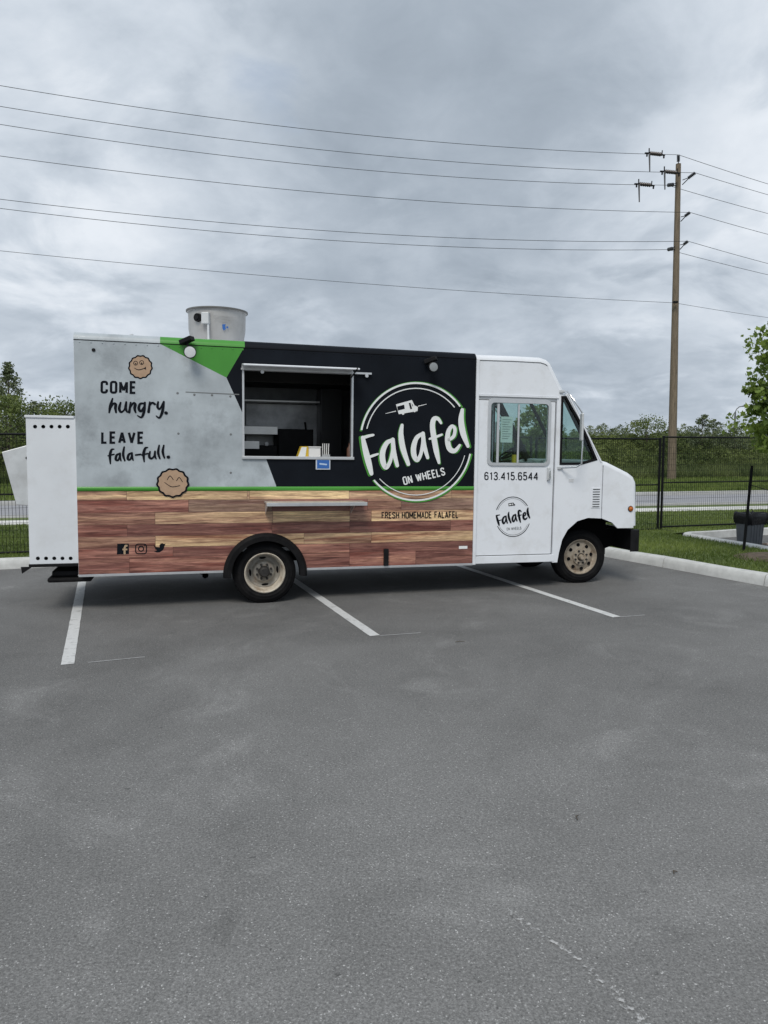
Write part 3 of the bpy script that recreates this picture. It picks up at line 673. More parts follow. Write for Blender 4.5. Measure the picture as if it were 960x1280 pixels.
# condensed capitals and figures: strokes in a 0.5 x 1 cell
E_ = 0.0
def rr_(x0, y0, x1, y1, r=0.16, n=5, a=None):
    P = []
    for cx_, cy_, s0 in ((x1-r, y1-r, 0), (x0+r, y1-r, 90), (x0+r, y0+r, 180), (x1-r, y0+r, 270)):
        P += [(cx_ + r*math.cos(R(s0 + 90*i/n)), cy_ + r*math.sin(R(s0 + 90*i/n))) for i in range(n+1)]
    return P
RRC = rr_(0, 0, .42, 1)
GL = {'O': [RRC + RRC[:2]], 'D': [[(0, 0), (0, 1), (.2, 1), (.36, .9), (.42, .7), (.42, .3), (.36, .1), (.2, 0), (0, 0), (0, .1)]],
      'C': [[(.42, .70)] + rr_(0, 0, .42, 1)[1:18] + [(.32, .02), (.40, .1), (.42, .3)]],
      'M': [[(0, 0), (0, 1)], [(0, .98), (.26, .22)], [(.26, .22), (.52, .98)], [(.52, 1), (.52, 0)]], 'E': [[(.36, 1), (0, 1), (0, 0), (.36, 0)], [(0, .52), (.32, .52)]], 'L': [[(0, 1), (0, 0), (.34, 0)]],
      'A': [[(0, 0), (.22, 1)], [(.22, 1), (.44, 0)], [(.08, .28), (.36, .28)]], 'V': [[(0, 1), (.22, 0)], [(.22, 0), (.44, 1)]], 'N': [[(0, 0), (0, 1)], [(.02, .97), (.40, .03)], [(.42, 0), (.42, 1)]],
      'W': [[(0, 1), (.16, 0)], [(.16, 0), (.32, .9)], [(.32, .9), (.48, 0)], [(.48, 0), (.64, 1)]], 'H': [[(0, 0), (0, 1)], [(.42, 0), (.42, 1)], [(0, .52), (.42, .52)]],
      'S': [[(.40, .78), (.37, .93), (.21, 1), (.05, .93), (0, .77), (.06, .6), (.34, .42), (.41, .24), (.36, .07), (.2, 0), (.04, .07), (0, .24)]],
      'F': [[(.36, 1), (0, 1), (0, 0)], [(0, .52), (.30, .52)]], 'R': [[(0, 0), (0, 1), (.24, 1), (.38, .92), (.40, .74), (.36, .58), (.22, .5), (0, .5)], [(.22, .5), (.42, 0)]],
      '.': [[(0, 0), (0.001, .09)]], '6': [[(.40, .8), (.36, .93), (.21, 1), (.05, .92), (0, .74), (0, .26), (.05, .07), (.21, 0), (.37, .07), (.42, .26), (.40, .46), (.30, .57), (.14, .56), (0, .44)]],
      '1': [[(.04, .80), (.2, .96)], [(.2, 1), (.2, 0)]], '3': [[(.0, .80), (.06, .94), (.2, 1), (.35, .93), (.40, .77), (.34, .6), (.18, .53), (.36, .44), (.42, .25), (.36, .07), (.2, 0), (.05, .06), (0, .22)]],
      '4': [[(.34, 0), (.34, 1)], [(.34, .97), (0, .3), (.46, .3)]], '5': [[(.38, 1), (.05, 1), (.03, .55), (.2, .62), (.36, .54), (.41, .34), (.37, .1), (.2, 0), (.05, .06), (0, .2)]]}
GW = {'M': .52, 'W': .64, '.': .04, '1': .30, 'L': .34, 'E': .36, 'F': .36, 'A': .44, 'V': .44, '4': .46, ' ': .16}
def caps(ink, f, txt, x0, y0, x1, y1, h, wd, gap=0.26):
    tot = sum(GW.get(c, .42) for c in txt) + gap*(len(txt)-1); P0 = Vector((x0, y0)); d = Vector((x1-x0, y1-y0)); ux = d/tot; up = Vector((d.y, -d.x)).normalized()*h
    c0 = 0
    for c in txt:
        for st in GL.get(c, []):
            Q = [P0 + ux*(c0 + p[0]) + up*p[1] for p in st]; ink.stroke([f(q.x, q.y, wd) for q in Q], smooth=False, round_=False)
        c0 += GW.get(c, .42) + gap
    return ink
caps(Ink(-0.0045), fm, 'ON WHEELS', 426, 822, 712, 753, 50, 10).done('logo_caption', PRINTW, side)
caps(Ink(-0.0055), fm, 'FRESH HOMEMADE FALAFEL', 268, 1060, 803, 1055, 41, 7.5, .22).done('caption_lettering', INK, side)
f1 = zm(80, 370, 250/960); f2 = zm(80, 520, 250/960)
caps(Ink(-0.0045), f1, 'COME', 181, 463, 342, 465, 51, 11, .34).done('slogan_capitals', INK, side)
caps(Ink(-0.0045), f2, 'LEAVE', 184, 128, 379, 129, 49, 11, .34).done('slogan_capitals', INK, side)
HUN = [[(233, 493, 7), (223, 528, 13), (217, 560, 7)], [(221, 546, 5), (236, 518, 9), (248, 520, 12), (247, 538, 12), (250, 559, 8)],
       [(272, 512, 8), (265, 540, 12), (274, 557, 10), (290, 545, 7), (298, 512, 8)], [(299, 510, 9), (296, 538, 12), (303, 557, 7)],
       [(320, 512, 8), (313, 558, 11)], [(316, 540, 5), (332, 515, 9), (342, 520, 12), (339, 540, 12), (344, 559, 7)],
       [(386, 516, 8), (366, 518, 10), (359, 540, 12), (370, 553, 10), (386, 528, 7)], [(388, 512, 9), (384, 555, 12), (372, 582, 9), (353, 574, 5)],
       [(412, 510, 8), (406, 556, 12)], [(408, 532, 5), (422, 513, 9), (436, 519, 10)],
       [(452, 509, 8), (449, 532, 11), (460, 542, 8), (476, 512, 7)], [(479, 508, 9), (473, 552, 12), (459, 584, 9), (443, 576, 5)], [(489, 561, 14), (491, 562, 14)]]
ink = Ink(-0.0045)
for st in HUN: ink.stroke([f1(p[0], p[1], p[2]*1.1) for p in st])
ink.done('slogan_script', INK, side)
FFU = [[(240, 159, 5), (228, 163, 10), (221, 190, 12), (223, 229, 6)], [(212, 191, 6), (240, 184, 7)], [(268, 180, 7), (253, 188, 10), (249, 208, 11), (260, 212, 8), (269, 188, 7)], [(269, 179, 8), (269, 200, 10), (274, 215, 6)],
       [(289, 149, 7), (284, 185, 11), (292, 214, 7)], [(325, 177, 7), (311, 185, 10), (306, 205, 11), (317, 209, 8), (326, 187, 7)], [(326, 177, 8), (327, 198, 10), (332, 212, 6)], [(344, 187, 7), (368, 184, 8)],
       [(402, 151, 5), (390, 155, 10), (382, 182, 12), (385, 219, 6)], [(373, 187, 6), (402, 180, 7)], [(413, 171, 7), (409, 194, 11), (419, 204, 9), (432, 193, 7), (437, 171, 7)], [(437, 170, 8), (436, 190, 10), (442, 205, 6)],
       [(457, 141, 7), (452, 175, 11), (460, 204, 7)], [(479, 141, 7), (474, 172, 11), (482, 201, 7)], [(500, 197, 14), (502, 197, 14)]]
ink = Ink(-0.0045)
for st in FFU: ink.stroke([f2(p[0], p[1], p[2]*1.1) for p in st])
ink.done('slogan_script', INK, side)
# smiling fritter balls
def ball(f, cx, cy, rx, ry, y, happy):
    P = [(cx + rx*(1+0.035*math.sin(13*t))*math.cos(t), cy + ry*(1+0.035*math.sin(13*t))*math.sin(t)) for t in np.linspace(0, 2*math.pi, 90, endpoint=False)]
    outp = [f(*p) for p in P]; o = MB().plate(outp, [], y, 0.006, back=False).build('ball_outline', INK, side)
    MB().plate([f(cx + (p[0]-cx)*0.875, cy + (p[1]-cy)*0.875) for p in P], [], y-0.0012, 0).build('ball_print', TAN, side)
    k = Ink(y-0.0024); s_ = rx/60
    if happy:
        for ex, ey in ((-24, -19), (6, -22)):
            k.stroke([f(cx+s_*(ex+10*math.cos(t)), cy+s_*(ey+10*math.sin(t)), 2.6) for t in np.linspace(0, 2*math.pi, 17)], False, False); k.disc(*f(cx+s_*ex, cy+s_*(ey+3)), 0.008)
        k.stroke([f(cx-30*s_, cy+5, 2), f(cx-8*s_, cy+14*s_, 3.5), f(cx+24*s_, cy+5*s_, 3)]); k.poly([f(cx+16*s_, cy+8*s_), f(cx+26*s_, cy-2*s_), f(cx+28*s_, cy+13*s_)])
    else:
        k.stroke([f(cx-20*s_, cy-12*s_, 3), f(cx-10*s_, cy-26*s_, 3.5), f(cx+2*s_, cy-12*s_, 3)]); k.stroke([f(cx+14*s_, cy-8*s_, 3), f(cx+24*s_, cy-20*s_, 3.5), f(cx+36*s_, cy-4*s_, 3)])
        k.stroke([f(cx-30*s_, cy-2*s_, 2.5), f(cx-4*s_, cy+14*s_, 3.5), f(cx+26*s_, cy+10*s_, 3)])
    k.done('ball_face', INK, side)
ball(f1, 367, 341, 58, 57, -0.0042, True); ball(f2, 522, 321, 78, 70, -0.0125, False)
# social media symbols
so = Ink(-0.0055); so.poly([f2(*p) for p in ((256, 613), (311, 612), (312, 662), (254, 664))]); o_ = so.done('social_symbol', INK, side)
fmark = Ink(-0.0068); TANI = mat('tan_symbol_print', (0.42, 0.30, 0.19), 0.5)
fmark.stroke([f2(305, 622, 8), f2(296, 622, 9), f2(291, 632, 9), f2(291, 664, 9)], False, False); fmark.stroke([f2(281, 640, 8), f2(304, 640, 8)], False, False); fmark.done('social_symbol_letter', TANI, side)
so = Ink(-0.0055)
q = rr_(0, 0, 1, 1, .26); q = q + q[:2]; so.stroke([f2(344 + 52*a, 661 - 47*b, 5) for a, b in q], False, False)
so.stroke([f2(370 + 12*math.cos(t), 637 + 12*math.sin(t), 5) for t in np.linspace(0, 2*math.pi, 21)], False, False); so.disc(*f2(387, 622), 0.007); so.done('social_symbol', INK, side)
so = Ink(-0.0055)
so.poly([f2(*p) for p in ((431, 617), (438, 626), (448, 630), (459, 631), (458, 621), (463, 613), (472, 610), (480, 614), (488, 612), (484, 618), (487, 620), (482, 623), (480, 634), (473, 645), (461, 653), (446, 655), (431, 649), (441, 647), (447, 643), (439, 640), (436, 634), (441, 634), (433, 628))]); so.done('social_symbol', INK, side)

# ---------------- serving window
fr = MB()
for lo, hi in (((WX0-0.012, WZ0-0.03), (WX1+0.02, WZ0+0.004)),): fr.box((lo[0], -0.028, lo[1]), (hi[0], 0.045, hi[1]))
sill = fr.build('window_sill', ALU, truck, bevel=0.004)
fr = MB(); fr.box((WX0-0.006, -0.010, WZ0+0.004), (WX0+0.018, 0.06, WZ1)); fr.box((WX1-0.016, -0.010, WZ0+0.004), (WX1+0.008, 0.06, WZ1)); fr.box((WX0-0.006, -0.010, WZ1), (WX1+0.008, 0.06, WZ1+0.02))
fr.build('window_frame', ALU, truck, bevel=0.003)
hz = WZ1+0.035
h1 = MB(); h1.bar((WX0-0.01, -0.01, hz), (WX1+0.0, -0.01, hz), 0.02, 0.03); 
h1.build('hatch_hinge', ALU, truck)
hd = [(WX0-0.01, -0.008, hz+0.012), (WX1+0.02, -0.008, hz+0.012), (WX1+0.02, -0.30, hz-0.020), (WX0-0.01, -0.30, hz-0.020)]
hm = MB(); hm.face(hd); hm.face([(p[0], p[1], p[2]+0.022) for p in hd]); 
for i in range(4):
    a, b = hd[i], hd[(i+1) % 4]; hm.face([a, b, (b[0], b[1], b[2]+0.022), (a[0], a[1], a[2]+0.022)])
hatch = hm.build('awning_hatch', WHITE, truck, bevel=0.008)
r0 = S(300, 465.5); r1 = S(462.5, 471.5)
rl = MB().bar((WX0-0.02, -0.03, hz-0.028), (r1[0]+0.01, -0.03, hz-0.028), 0.025, 0.022).build('hatch_rail', ALU, truck)
for px in (327.5, 457.5):
    x = S(px, 472)[0]; MB().lathe([(0.0, -0.012), (0.02, -0.012), (0.022, 0.0), (0.02, 0.012), (0.0, 0.012)], (x, -0.035, hz-0.055), 'Y', 14).build('roller', ALU, rl, smooth=40)
MB().tube([(WX1-0.02, -0.01, hz-0.08), (WX1-0.02, -0.34, hz-0.01)], 0.008, 8).build('gas_strut', BLKM, hatch)
# things inside the galley (fixed equipment are parts; loose goods are things of their own)
cz = WZ0-0.02
MB().box((WX0-0.6, 0.06, cz-0.03), (WX1+0.35, 0.48, cz)).build('counter', STEEL, truck)
MB().box((WX0-0.6, 1.35, cz-0.95), (WX1+0.3, W-0.09, cz+0.0)).build('range_base', STEEL, truck)
shz = L3(350, 500.5, 1.7).z
MB().box((WX0-0.6, 1.7, shz-.02), (WX1-0.1, W-0.09, shz)).build('shelf', STEEL, truck)
MB().box((WX0-0.6, 1.25, WZ1-0.02), (WX1+0.4, W-0.09, WZ1+0.2)).build('hood', mat('hood_steel', (0.03, 0.03, 0.03), .5, .5), truck, bevel=0.01)
rx0 = L3(309, 545, 1.3).x; rx1 = L3(347, 545, 1.3).x
gr = MB().box((WX0-0.5, 1.3, cz+0.02), (rx1, 1.9, cz+0.16)).build('griddle', BLKM, truck, bevel=0.008)
MB().box((WX0-0.5, 1.28, L3(320, 543, 1.28).z), (rx1, 1.88, L3(320, 532.5, 1.28).z)).build('splash_guard', STEEL, gr, bevel=0.004)
MB().box((WX0-0.5, 1.275, L3(320, 561, 1.28).z), (L3(324, 555, 1.28).x, 1.285, L3(320, 551.5, 1.28).z)).build('control_panel', STEEL, gr)
k = L3(333.2, 555, 1.28); MB().lathe([(0.0, -0.04), (0.026, -0.038), (0.03, 0.0)], (k.x, 1.3, k.z), 'Y', 16).build('knob', LENS, gr, smooth=40)
MB().box((rx1+0.02, 1.4, cz+0.01), (rx1+0.5, 1.95, L3(350, 536, 1.4).z)).build('fryer', BLKM, truck, bevel=0.01)
def goods(name, label, cat, build):
    r = empty(name, TORG); r.rotation_euler = truck.rotation_euler; tag(r, label, cat); build(r); return r
def w_at(px, py, ly): return L3(px, py, ly)
def carton(r):
    a = w_at(371, 569, 0.22); b = w_at(385.5, 558, 0.22)
    MB().plate([(a.x, cz+.001), (b.x, cz+.001), (b.x, b.z), (a.x+0.05, b.z)], [], 0.20, 0.14).build('carton', YEL, r, bevel=0.003)
    MB().plate([(a.x+.012, cz+.02), (a.x+.10, cz+.02), (a.x+.115, b.z-.01), (a.x+0.055, b.z-.01)], [], 0.196, 0.002).build('carton_print', PRINTW, r)
goods('napkin_carton', 'small yellow and white carton standing on the serving counter', 'carton', carton)
def tub(r):
    a = w_at(385.5, 569, 0.18); b = w_at(400.5, 559.5, 0.18); MB().box((a.x+.005, 0.16, cz+.001), (b.x, 0.30, b.z)).build('tub', PAPER, r, bevel=0.006); MB().box((a.x-.002, 0.15, b.z), (b.x+.006, 0.31, b.z+0.012)).build('lid', PAPER, r, bevel=0.003)
goods('white_tub', 'white food tub with lid on the serving counter', 'tub', tub)
def rack(r):
    a = w_at(402, 568, 0.2); b = w_at(412, 556, 0.2); MB().box((a.x, 0.17, cz+.001), (b.x, 0.27, cz+0.05)).build('tray', STEEL, r)
    for i in range(4):
        x = a.x + (b.x-a.x)*(i+.5)/4; MB().tube([(x, 0.22, cz+0.05), (x+0.006, 0.22, b.z+0.015)], 0.006, 8).build('cutlery', PAPER, r)
goods('cutlery_rack', 'steel tray of upright white cutlery on the serving counter', 'cutlery rack', rack)
def bottle(r):
    a = w_at(437, 569, 0.2); MB().lathe([(0.0, 0), (0.035, 0), (0.036, .12), (0.014, .155), (0.014, .19), (0, .19)], (a.x, 0.2, cz+.001), 'Z', 16).build('body', mat('sauce_brown', (0.12, 0.06, 0.04), .4), r, smooth=40)
    MB().lathe([(0.016, .19), (0.016, .21), (0, .21)], (a.x, 0.2, cz+.001), 'Z', 12).build('cap', BLKM, r)
goods('sauce_bottle', 'brown sauce bottle at the corner of the serving window', 'bottle', bottle)
bs0, bs1 = L3(308, 537, 2.05), L3(398, 503, 2.05)
MB().box((bs0.x, 2.085, bs0.z-.25), (bs1.x, 2.11, shz-.03)).build('splash_back', mat('sheen_steel', (.27, .275, .28), .35, .8, var=.45, scale=2.4), truck)  # lighter blotched plate, painted to give the back wall its steel sheen
k0, k1 = L3(397, 540, 2.0), L3(424, 488, 2.0); MB().box((k0.x, 1.75, k0.z-.4), (k1.x, 2.08, k1.z)).build('refrigerator', mat('fridge_dark', (.06, .062, .065), .35, .4), truck, bevel=.015)
q_ = L3(383, 536, 1.5); MB().tube([(q_.x, 1.5, q_.z-.05), (q_.x-.02, 1.5, q_.z+.09)], .014, 8).build('basket_handle', BLKM, truck)
# blue framed card under the window
a, b = S(394.5, 573.5), S(412.5, 587)
cd = MB().box((a[0], -0.02, b[1]), (b[0], -0.005, a[1])).build('payment_card', mat('pale_frame', (.55, .6, .66), .4), truck, bevel=0.003)
MB().box((a[0]+.014, -0.023, b[1]+.014), (b[0]-.014, -0.0205, a[1]-.014)).build('card_face', BLUEP, cd)
k = Ink(-0.0245); xm, zmid = (a[0]+b[0])/2, (a[1]+b[1])/2; k.stroke([(xm-.045, zmid+.006, .018), (xm+.045, zmid-.004, .018)], False, False); k.done('card_mark', mat('pale_blue_print', (.45, .58, .75), .5), cd)
# fold-down shelf
a, b = S(333, 624), S(458.5, 630); sz = (S(333, 627)[1] + S(458, 627.5)[1])/2
xs0, xs1 = S(330, 628)[0], S(452, 628)[0]
sf = MB().box((xs0, -0.30, sz-0.005), (xs1, -0.012, sz+0.012)); sf.box((xs0, -0.302, sz-0.028), (xs1, -0.29, sz+0.011))
sf = sf.build('fold_down_shelf', ALU, truck, bevel=0.002)
k = MB()
for i in range(46):
    x = xs0+0.35 + (xs1-xs0-0.4)*i/46
    for j in range(2): k.bar((x+0.012*(j % 2), -0.3035, sz-0.018+0.014*j), (x+0.008+0.012*(j % 2), -0.3035, sz-0.012+0.014*j), 0.002, 0.004)
k.build('tread_pattern', STEEL, sf)
for x in (xs0+0.012, xs1-0.14):
    m_ = MB(); m_.plate([(0, 0), (0, -0.13), (0.02, -0.13), (0.26, -0.01), (0.26, 0)], [], 0, 0.006); m_.v = [(x + v[1], -0.012 - v[0], sz-0.006+v[2]) for v in m_.v]; m_.build('bracket', ALU, sf)
# flood lights under the roof edge
def flood(px, py, bx, by, lens, r_=0.068):
    c = L3(px, py, -0.14); b = L3(bx, by, -0.02)
    f_ = MB().lathe([(0.0, 0.05), (0.04, 0.05), (r_, 0.0), (r_, -0.03), (r_-.008, -0.034)], (c.x, c.y, c.z), 'Y', 24).build('flood_light', BLKM, truck, smooth=40)
    MB().lathe([(r_-.008, -0.033), (r_*.5, -0.037), (0.0, -0.038)], (c.x, c.y, c.z), 'Y', 24).build('lens', lens, f_, smooth=60)
    MB().bar((b.x-0.06, -0.02, b.z-0.012), (b.x+0.06, -0.10, b.z+0.035), 0.09, 0.05).build('bracket', BLKM, f_, bevel=0.006)
    MB().tube([(b.x, -0.06, b.z), (c.x, c.y+0.05, c.z)], 0.014, 8).build('arm', BLKM, f_)
flood(237.5, 440.5, 233.5, 427.5, LENS); flood(541, 459, 537, 452, mat('grey_lens', (.26, .28, .29), .3), 0.06)
# roof fan, roof aerial stub
fc = L3(271.5, 405, 0.75); top_z = L3(271.5, 391, 0.75).z; fr_ = 0.352
ZTOP = zto(fc.x)
fan = MB().lathe([(0.30, ZTOP-0.02), (0.312, ZTOP+0.05), (0.325, ZTOP+0.12), (0.340, top_z-0.22), (fr_-0.008, top_z-0.012), (fr_+0.012, top_z-0.006), (fr_+.014, top_z+.008), (fr_-.005, top_z+.010), (fr_-0.016, top_z-0.01), (0.32, top_z-0.22), (0.05, top_z-0.25)], (fc.x, 0.75, 0), 'Z', 48).build('roof_fan', mat('weathered_white_metal', (0.42, 0.42, 0.415), 0.5, 0.25, var=0.14, scale=3, dirt=(.27, .26, .245), dscale=4, damt=.7), truck, smooth=35)
def on_fan(px, py, dr=0.0):
    # point of the drum facing the viewer at this place
    v = L3(px, py, 0.75); dx = v.x-fc.x; r_ = 0.345; s_ = max(-.98, min(.98, dx/r_)); th = math.asin(s_)
    p = L3(px, py, 0.75 - r_*math.cos(th)); s_ = max(-.98, min(.98, (p.x-fc.x)/r_)); th = math.asin(s_)
    return Vector((fc.x + (r_+dr)*math.sin(th), 0.75 - (r_+dr)*math.cos(th), p.z)), th
MB().lathe([(fr_+.006, top_z-.010), (fr_+.018, top_z-.004), (fr_+.018, top_z+.012), (fr_-.004, top_z+.014)], (fc.x, 0.75, 0), 'Z', 48).build('drum_rim', mat('rim_dark', (.13, .13, .125), .6), fan, smooth=40)
p, th = on_fan(258, 398, 0.02)
jb = MB().box((-0.045, -0.03, -0.065), (0.045, 0.03, 0.065)).build('junction_box', GALV, fan, bevel=0.006); jb.location = p; jb.rotation_euler = (0, 0, th)
p2, th2 = on_fan(248, 397, 0.01)
kn = MB().lathe([(0.0, -0.03), (0.025, -0.03), (0.03, -0.015), (0.048, -0.02), (0.052, 0.02)], (0, 0, 0), 'Y', 20).build('cable_gland', BLKM, fan, smooth=40); kn.location = p2; kn.rotation_euler = (0, 0, th2)
p3, th3 = on_fan(261, 408, 0.02); p4, _ = on_fan(261.5, 424, 0.03)
MB().tube([(p3.x, p3.y, p3.z+0.03), (p3.x, p3.y-.005, p3.z-0.05), (p4.x, p4.y-.01, ZTOP+0.01)], 0.014, 8).build('conduit', GALV, fan, smooth=50)
p5, th5 = on_fan(281, 409, 0.003); bl = Ink(0); bl.poly([(-.03, .03), (.012, .035), (.0, .01), (.014, -.02), (-.015, -.04), (-.028, -.02)]); bl.disc(.03, .0, .012)
bo = bl.done('maker_sticker', BLUEP, fan); bo.location = p5; bo.rotation_euler = (0, 0, th5)
p6, th6 = on_fan(281, 398, 0.002); bl = Ink(0)
for i in range(3): bl.stroke([(-.13, .02-.03*i, .006), (.14-.03*i, .02-.03*i, .006)], False, False)
bo = bl.done('maker_plate', mat('faded_print', (.34, .34, .34), .6), fan); bo.location = p6; bo.rotation_euler = (0, 0, th6)
a = L3(164.5, 419, 0.5)
ZTOP = zto(a.x)
st_ = MB().tube([(a.x, 0.5, ZTOP-.01), (a.x, 0.5, ZTOP+0.07)], 0.02, 8).build('roof_stub', GALV, truck)
MB().tube([(a.x-0.06, 0.5, ZTOP+0.03), (a.x+0.09, 0.5, ZTOP+0.045)], 0.01, 6).build('stub_arm', GALV, st_)
# small latch, sticker, exhaust, rear step
a = L3(482.5, 696, -0.02); MB().box((a.x-0.03, -0.04, a.z-0.11), (a.x+0.03, -0.006, a.z+0.10)).build('skirt_latch', BLKM, truck, bevel=0.008)
a, b = S(573.5, 682.5), S(584, 685.8); MB().box((a[0], -0.006, b[1]), (b[0], -0.0045, a[1])).build('sticker', PRINTW, truck)
MB().tube([(S(255, 722)[0]-.2, 0.6, ZSK-.02), (S(256, 722)[0], 0.30, ZSK-.06), (S(256, 722)[0]+.01, 0.16, ZSK-.075)], 0.036, 14, caps=False).build('tailpipe', BLKM, truck, smooth=50)
bmp = MB().box((XR-0.30, 0.15, ZSK-0.04), (XR+0.16, W-0.15, ZSK+0.03)).build('rear_bumper', BLKM, truck, bevel=0.02)
MB().box((XR-0.34, 0.10, ZSK-0.095), (XR+0.12, 0.5, ZSK-0.042)).build('rubber_step', RUB, bmp, bevel=0.02)
MB().box((XR-0.02, 0.10, ZSK-0.03), (XR+0.17, 0.14, ZSK-0.012)).build('pull_handle', ALU, bmp, bevel=0.004)
# rear gas locker with vent holes and its open hopper lid
lx0 = S(33.5, 600)[0]; lz1 = S(64, 522.5)[1]; lz0 = S(67, 705)[1]
holes = []
for i in range(5):
    for (pa, pb, py) in ((43.8, 84.8, 533.3), (47.3, 88.3, 698.0)):
        x, z = S(pa + (pb-pa)*i/4, py, 0.03); holes.append([(x + 0.021*math.cos(t), z + 0.021*math.sin(t)) for t in np.linspace(0, 2*math.pi, 14, endpoint=False)])
lk = MB().plate([(lx0, lz0), (lx0, lz1), (XR-0.004, lz1), (XR-0.004, lz0)], holes, 0.03, 0.012).build('gas_locker', WHITE2, truck)
sh_ = MB(); sh_.box((lx0+.001, 0.042, lz0+.001), (lx0+0.013, 1.25, lz1-.001)); sh_.box((lx0+.0135, 1.24, lz0+.001), (XR-0.004, 1.252, lz1-.001)); sh_.box((lx0+.0135, 0.0425, lz0+.0015), (XR-0.004, 1.239, lz0+0.014)); sh_.build('locker_shell', WHITE2, lk)
MB().box((lx0-0.012, 0.018, lz1+.0005), (XR-0.017, 1.27, lz1+0.028)).build('locker_lid', WHITE2, lk, bevel=0.004)
MB().box((lx0-0.01, 0.022, lz0-0.035), (XR+0.0, 1.26, lz0-0.001)).build('locker_frame', BLKM, lk, bevel=0.004)
for y in (0.45, 0.85): MB().lathe([(0.0, 0.0), (0.14, 0.0), (0.155, .05), (0.155, .75), (0.10, .86), (0.03, .88), (0.03, 1.0), (0, 1.0)], ((lx0+XR)/2, y, lz0+.02), 'Z', 20).build('gas_bottle', GALV, lk, smooth=40)
hp = [S(0.5, 565), S(34, 556), S(35.5, 633), S(19, 631.5)]
MB().plate([(p[0], p[1]) for p in hp][::-1], [], 0.06, 0.55).build('side_hopper', GALV, lk, bevel=0.006)
a = S(32.5, 572.5); MB().lathe([(0, -.02), (.014, -.018), (.016, .02)], (a[0], 0.06, a[1]), 'Y', 10).build('catch', BLKM, lk)
tp = [S(21, 712.5), S(36, 712), S(22.5, 721)]; MB().plate(tp, [], 0.2, 0.02).build('locker_bracket', BLKM, lk)

# ---------------- cab
XC = XJ
pil = S(599.5, 500)[0]
zc_top = S(640, 443.2)[1]; zc_seam = S(640, 451.8)[1]
cabroof = SS([(594, 442.4), (640, 444), (676, 446), (684, 448.5), (689.5, 453), (706, 487.5), (708, 492)])
cabroof[0] = (XJ+0.004, cabroof[0][1])
loft(cabroof, 0.075, 'cab_roof', WHITE, smooth=50)
def inset(prof, r):
    o_ = []
    for i in range(len(prof)):
        a = Vector(prof[max(i-1, 0)]); b = Vector(prof[min(i+1, len(prof)-1)]); d = (b-a).normalized(); p = Vector(prof[i]) - Vector((-d.y, d.x))*r; o_.append((p.x, p.y))
    return o_
crin = inset(cabroof, 0.074)
zd = S(600, 492.8)[1]                                   # underside of the upper panel
dz1 = S(650, 500.5)[1]; dz0 = S(645, 693.3)[1]; dx0 = S(600.3, 600)[0]; dx1t = S(696.5, 498)[0]; dx1b = S(690, 698)[0]
zsk2 = S(640, 703.5)[1]
def both(fn):
    fn(0.0, 1); fn(W, -1)
def cabplate(name, pts, holes, y, th, m, parent=truck, near=True, bevel=0):
    if near: return MB().plate(pts, holes, y, th).build(name, m, parent, bevel=bevel)
    return MB().plate(pts, holes, W-y-th, th).build(name, m, parent, bevel=bevel)
wn = rr_(*S(612.5, 578.3), *S(686, 505.2), r=0.045); qg = SS([(701.5, 495), (708, 495), (729.8, 534), (747, 575.2), (727, 581), (699.3, 581.3)])
archf = SS([(771.8, 660.2), (765, 653), (751.5, 648), (735, 647.3), (721.7, 651.4), (709.5, 662.4), (702.7, 674.6), (698.6, 690.8), (696.5, 703)])
hoodp = SS([(750.5, 575.0), (760, 577.5), (786.7, 591), (793, 596), (796.2, 603), (796.6, 612), (796.6, 657)])
hoodin = inset(hoodp, 0.059)
seam_x = S(753, 610)[0]
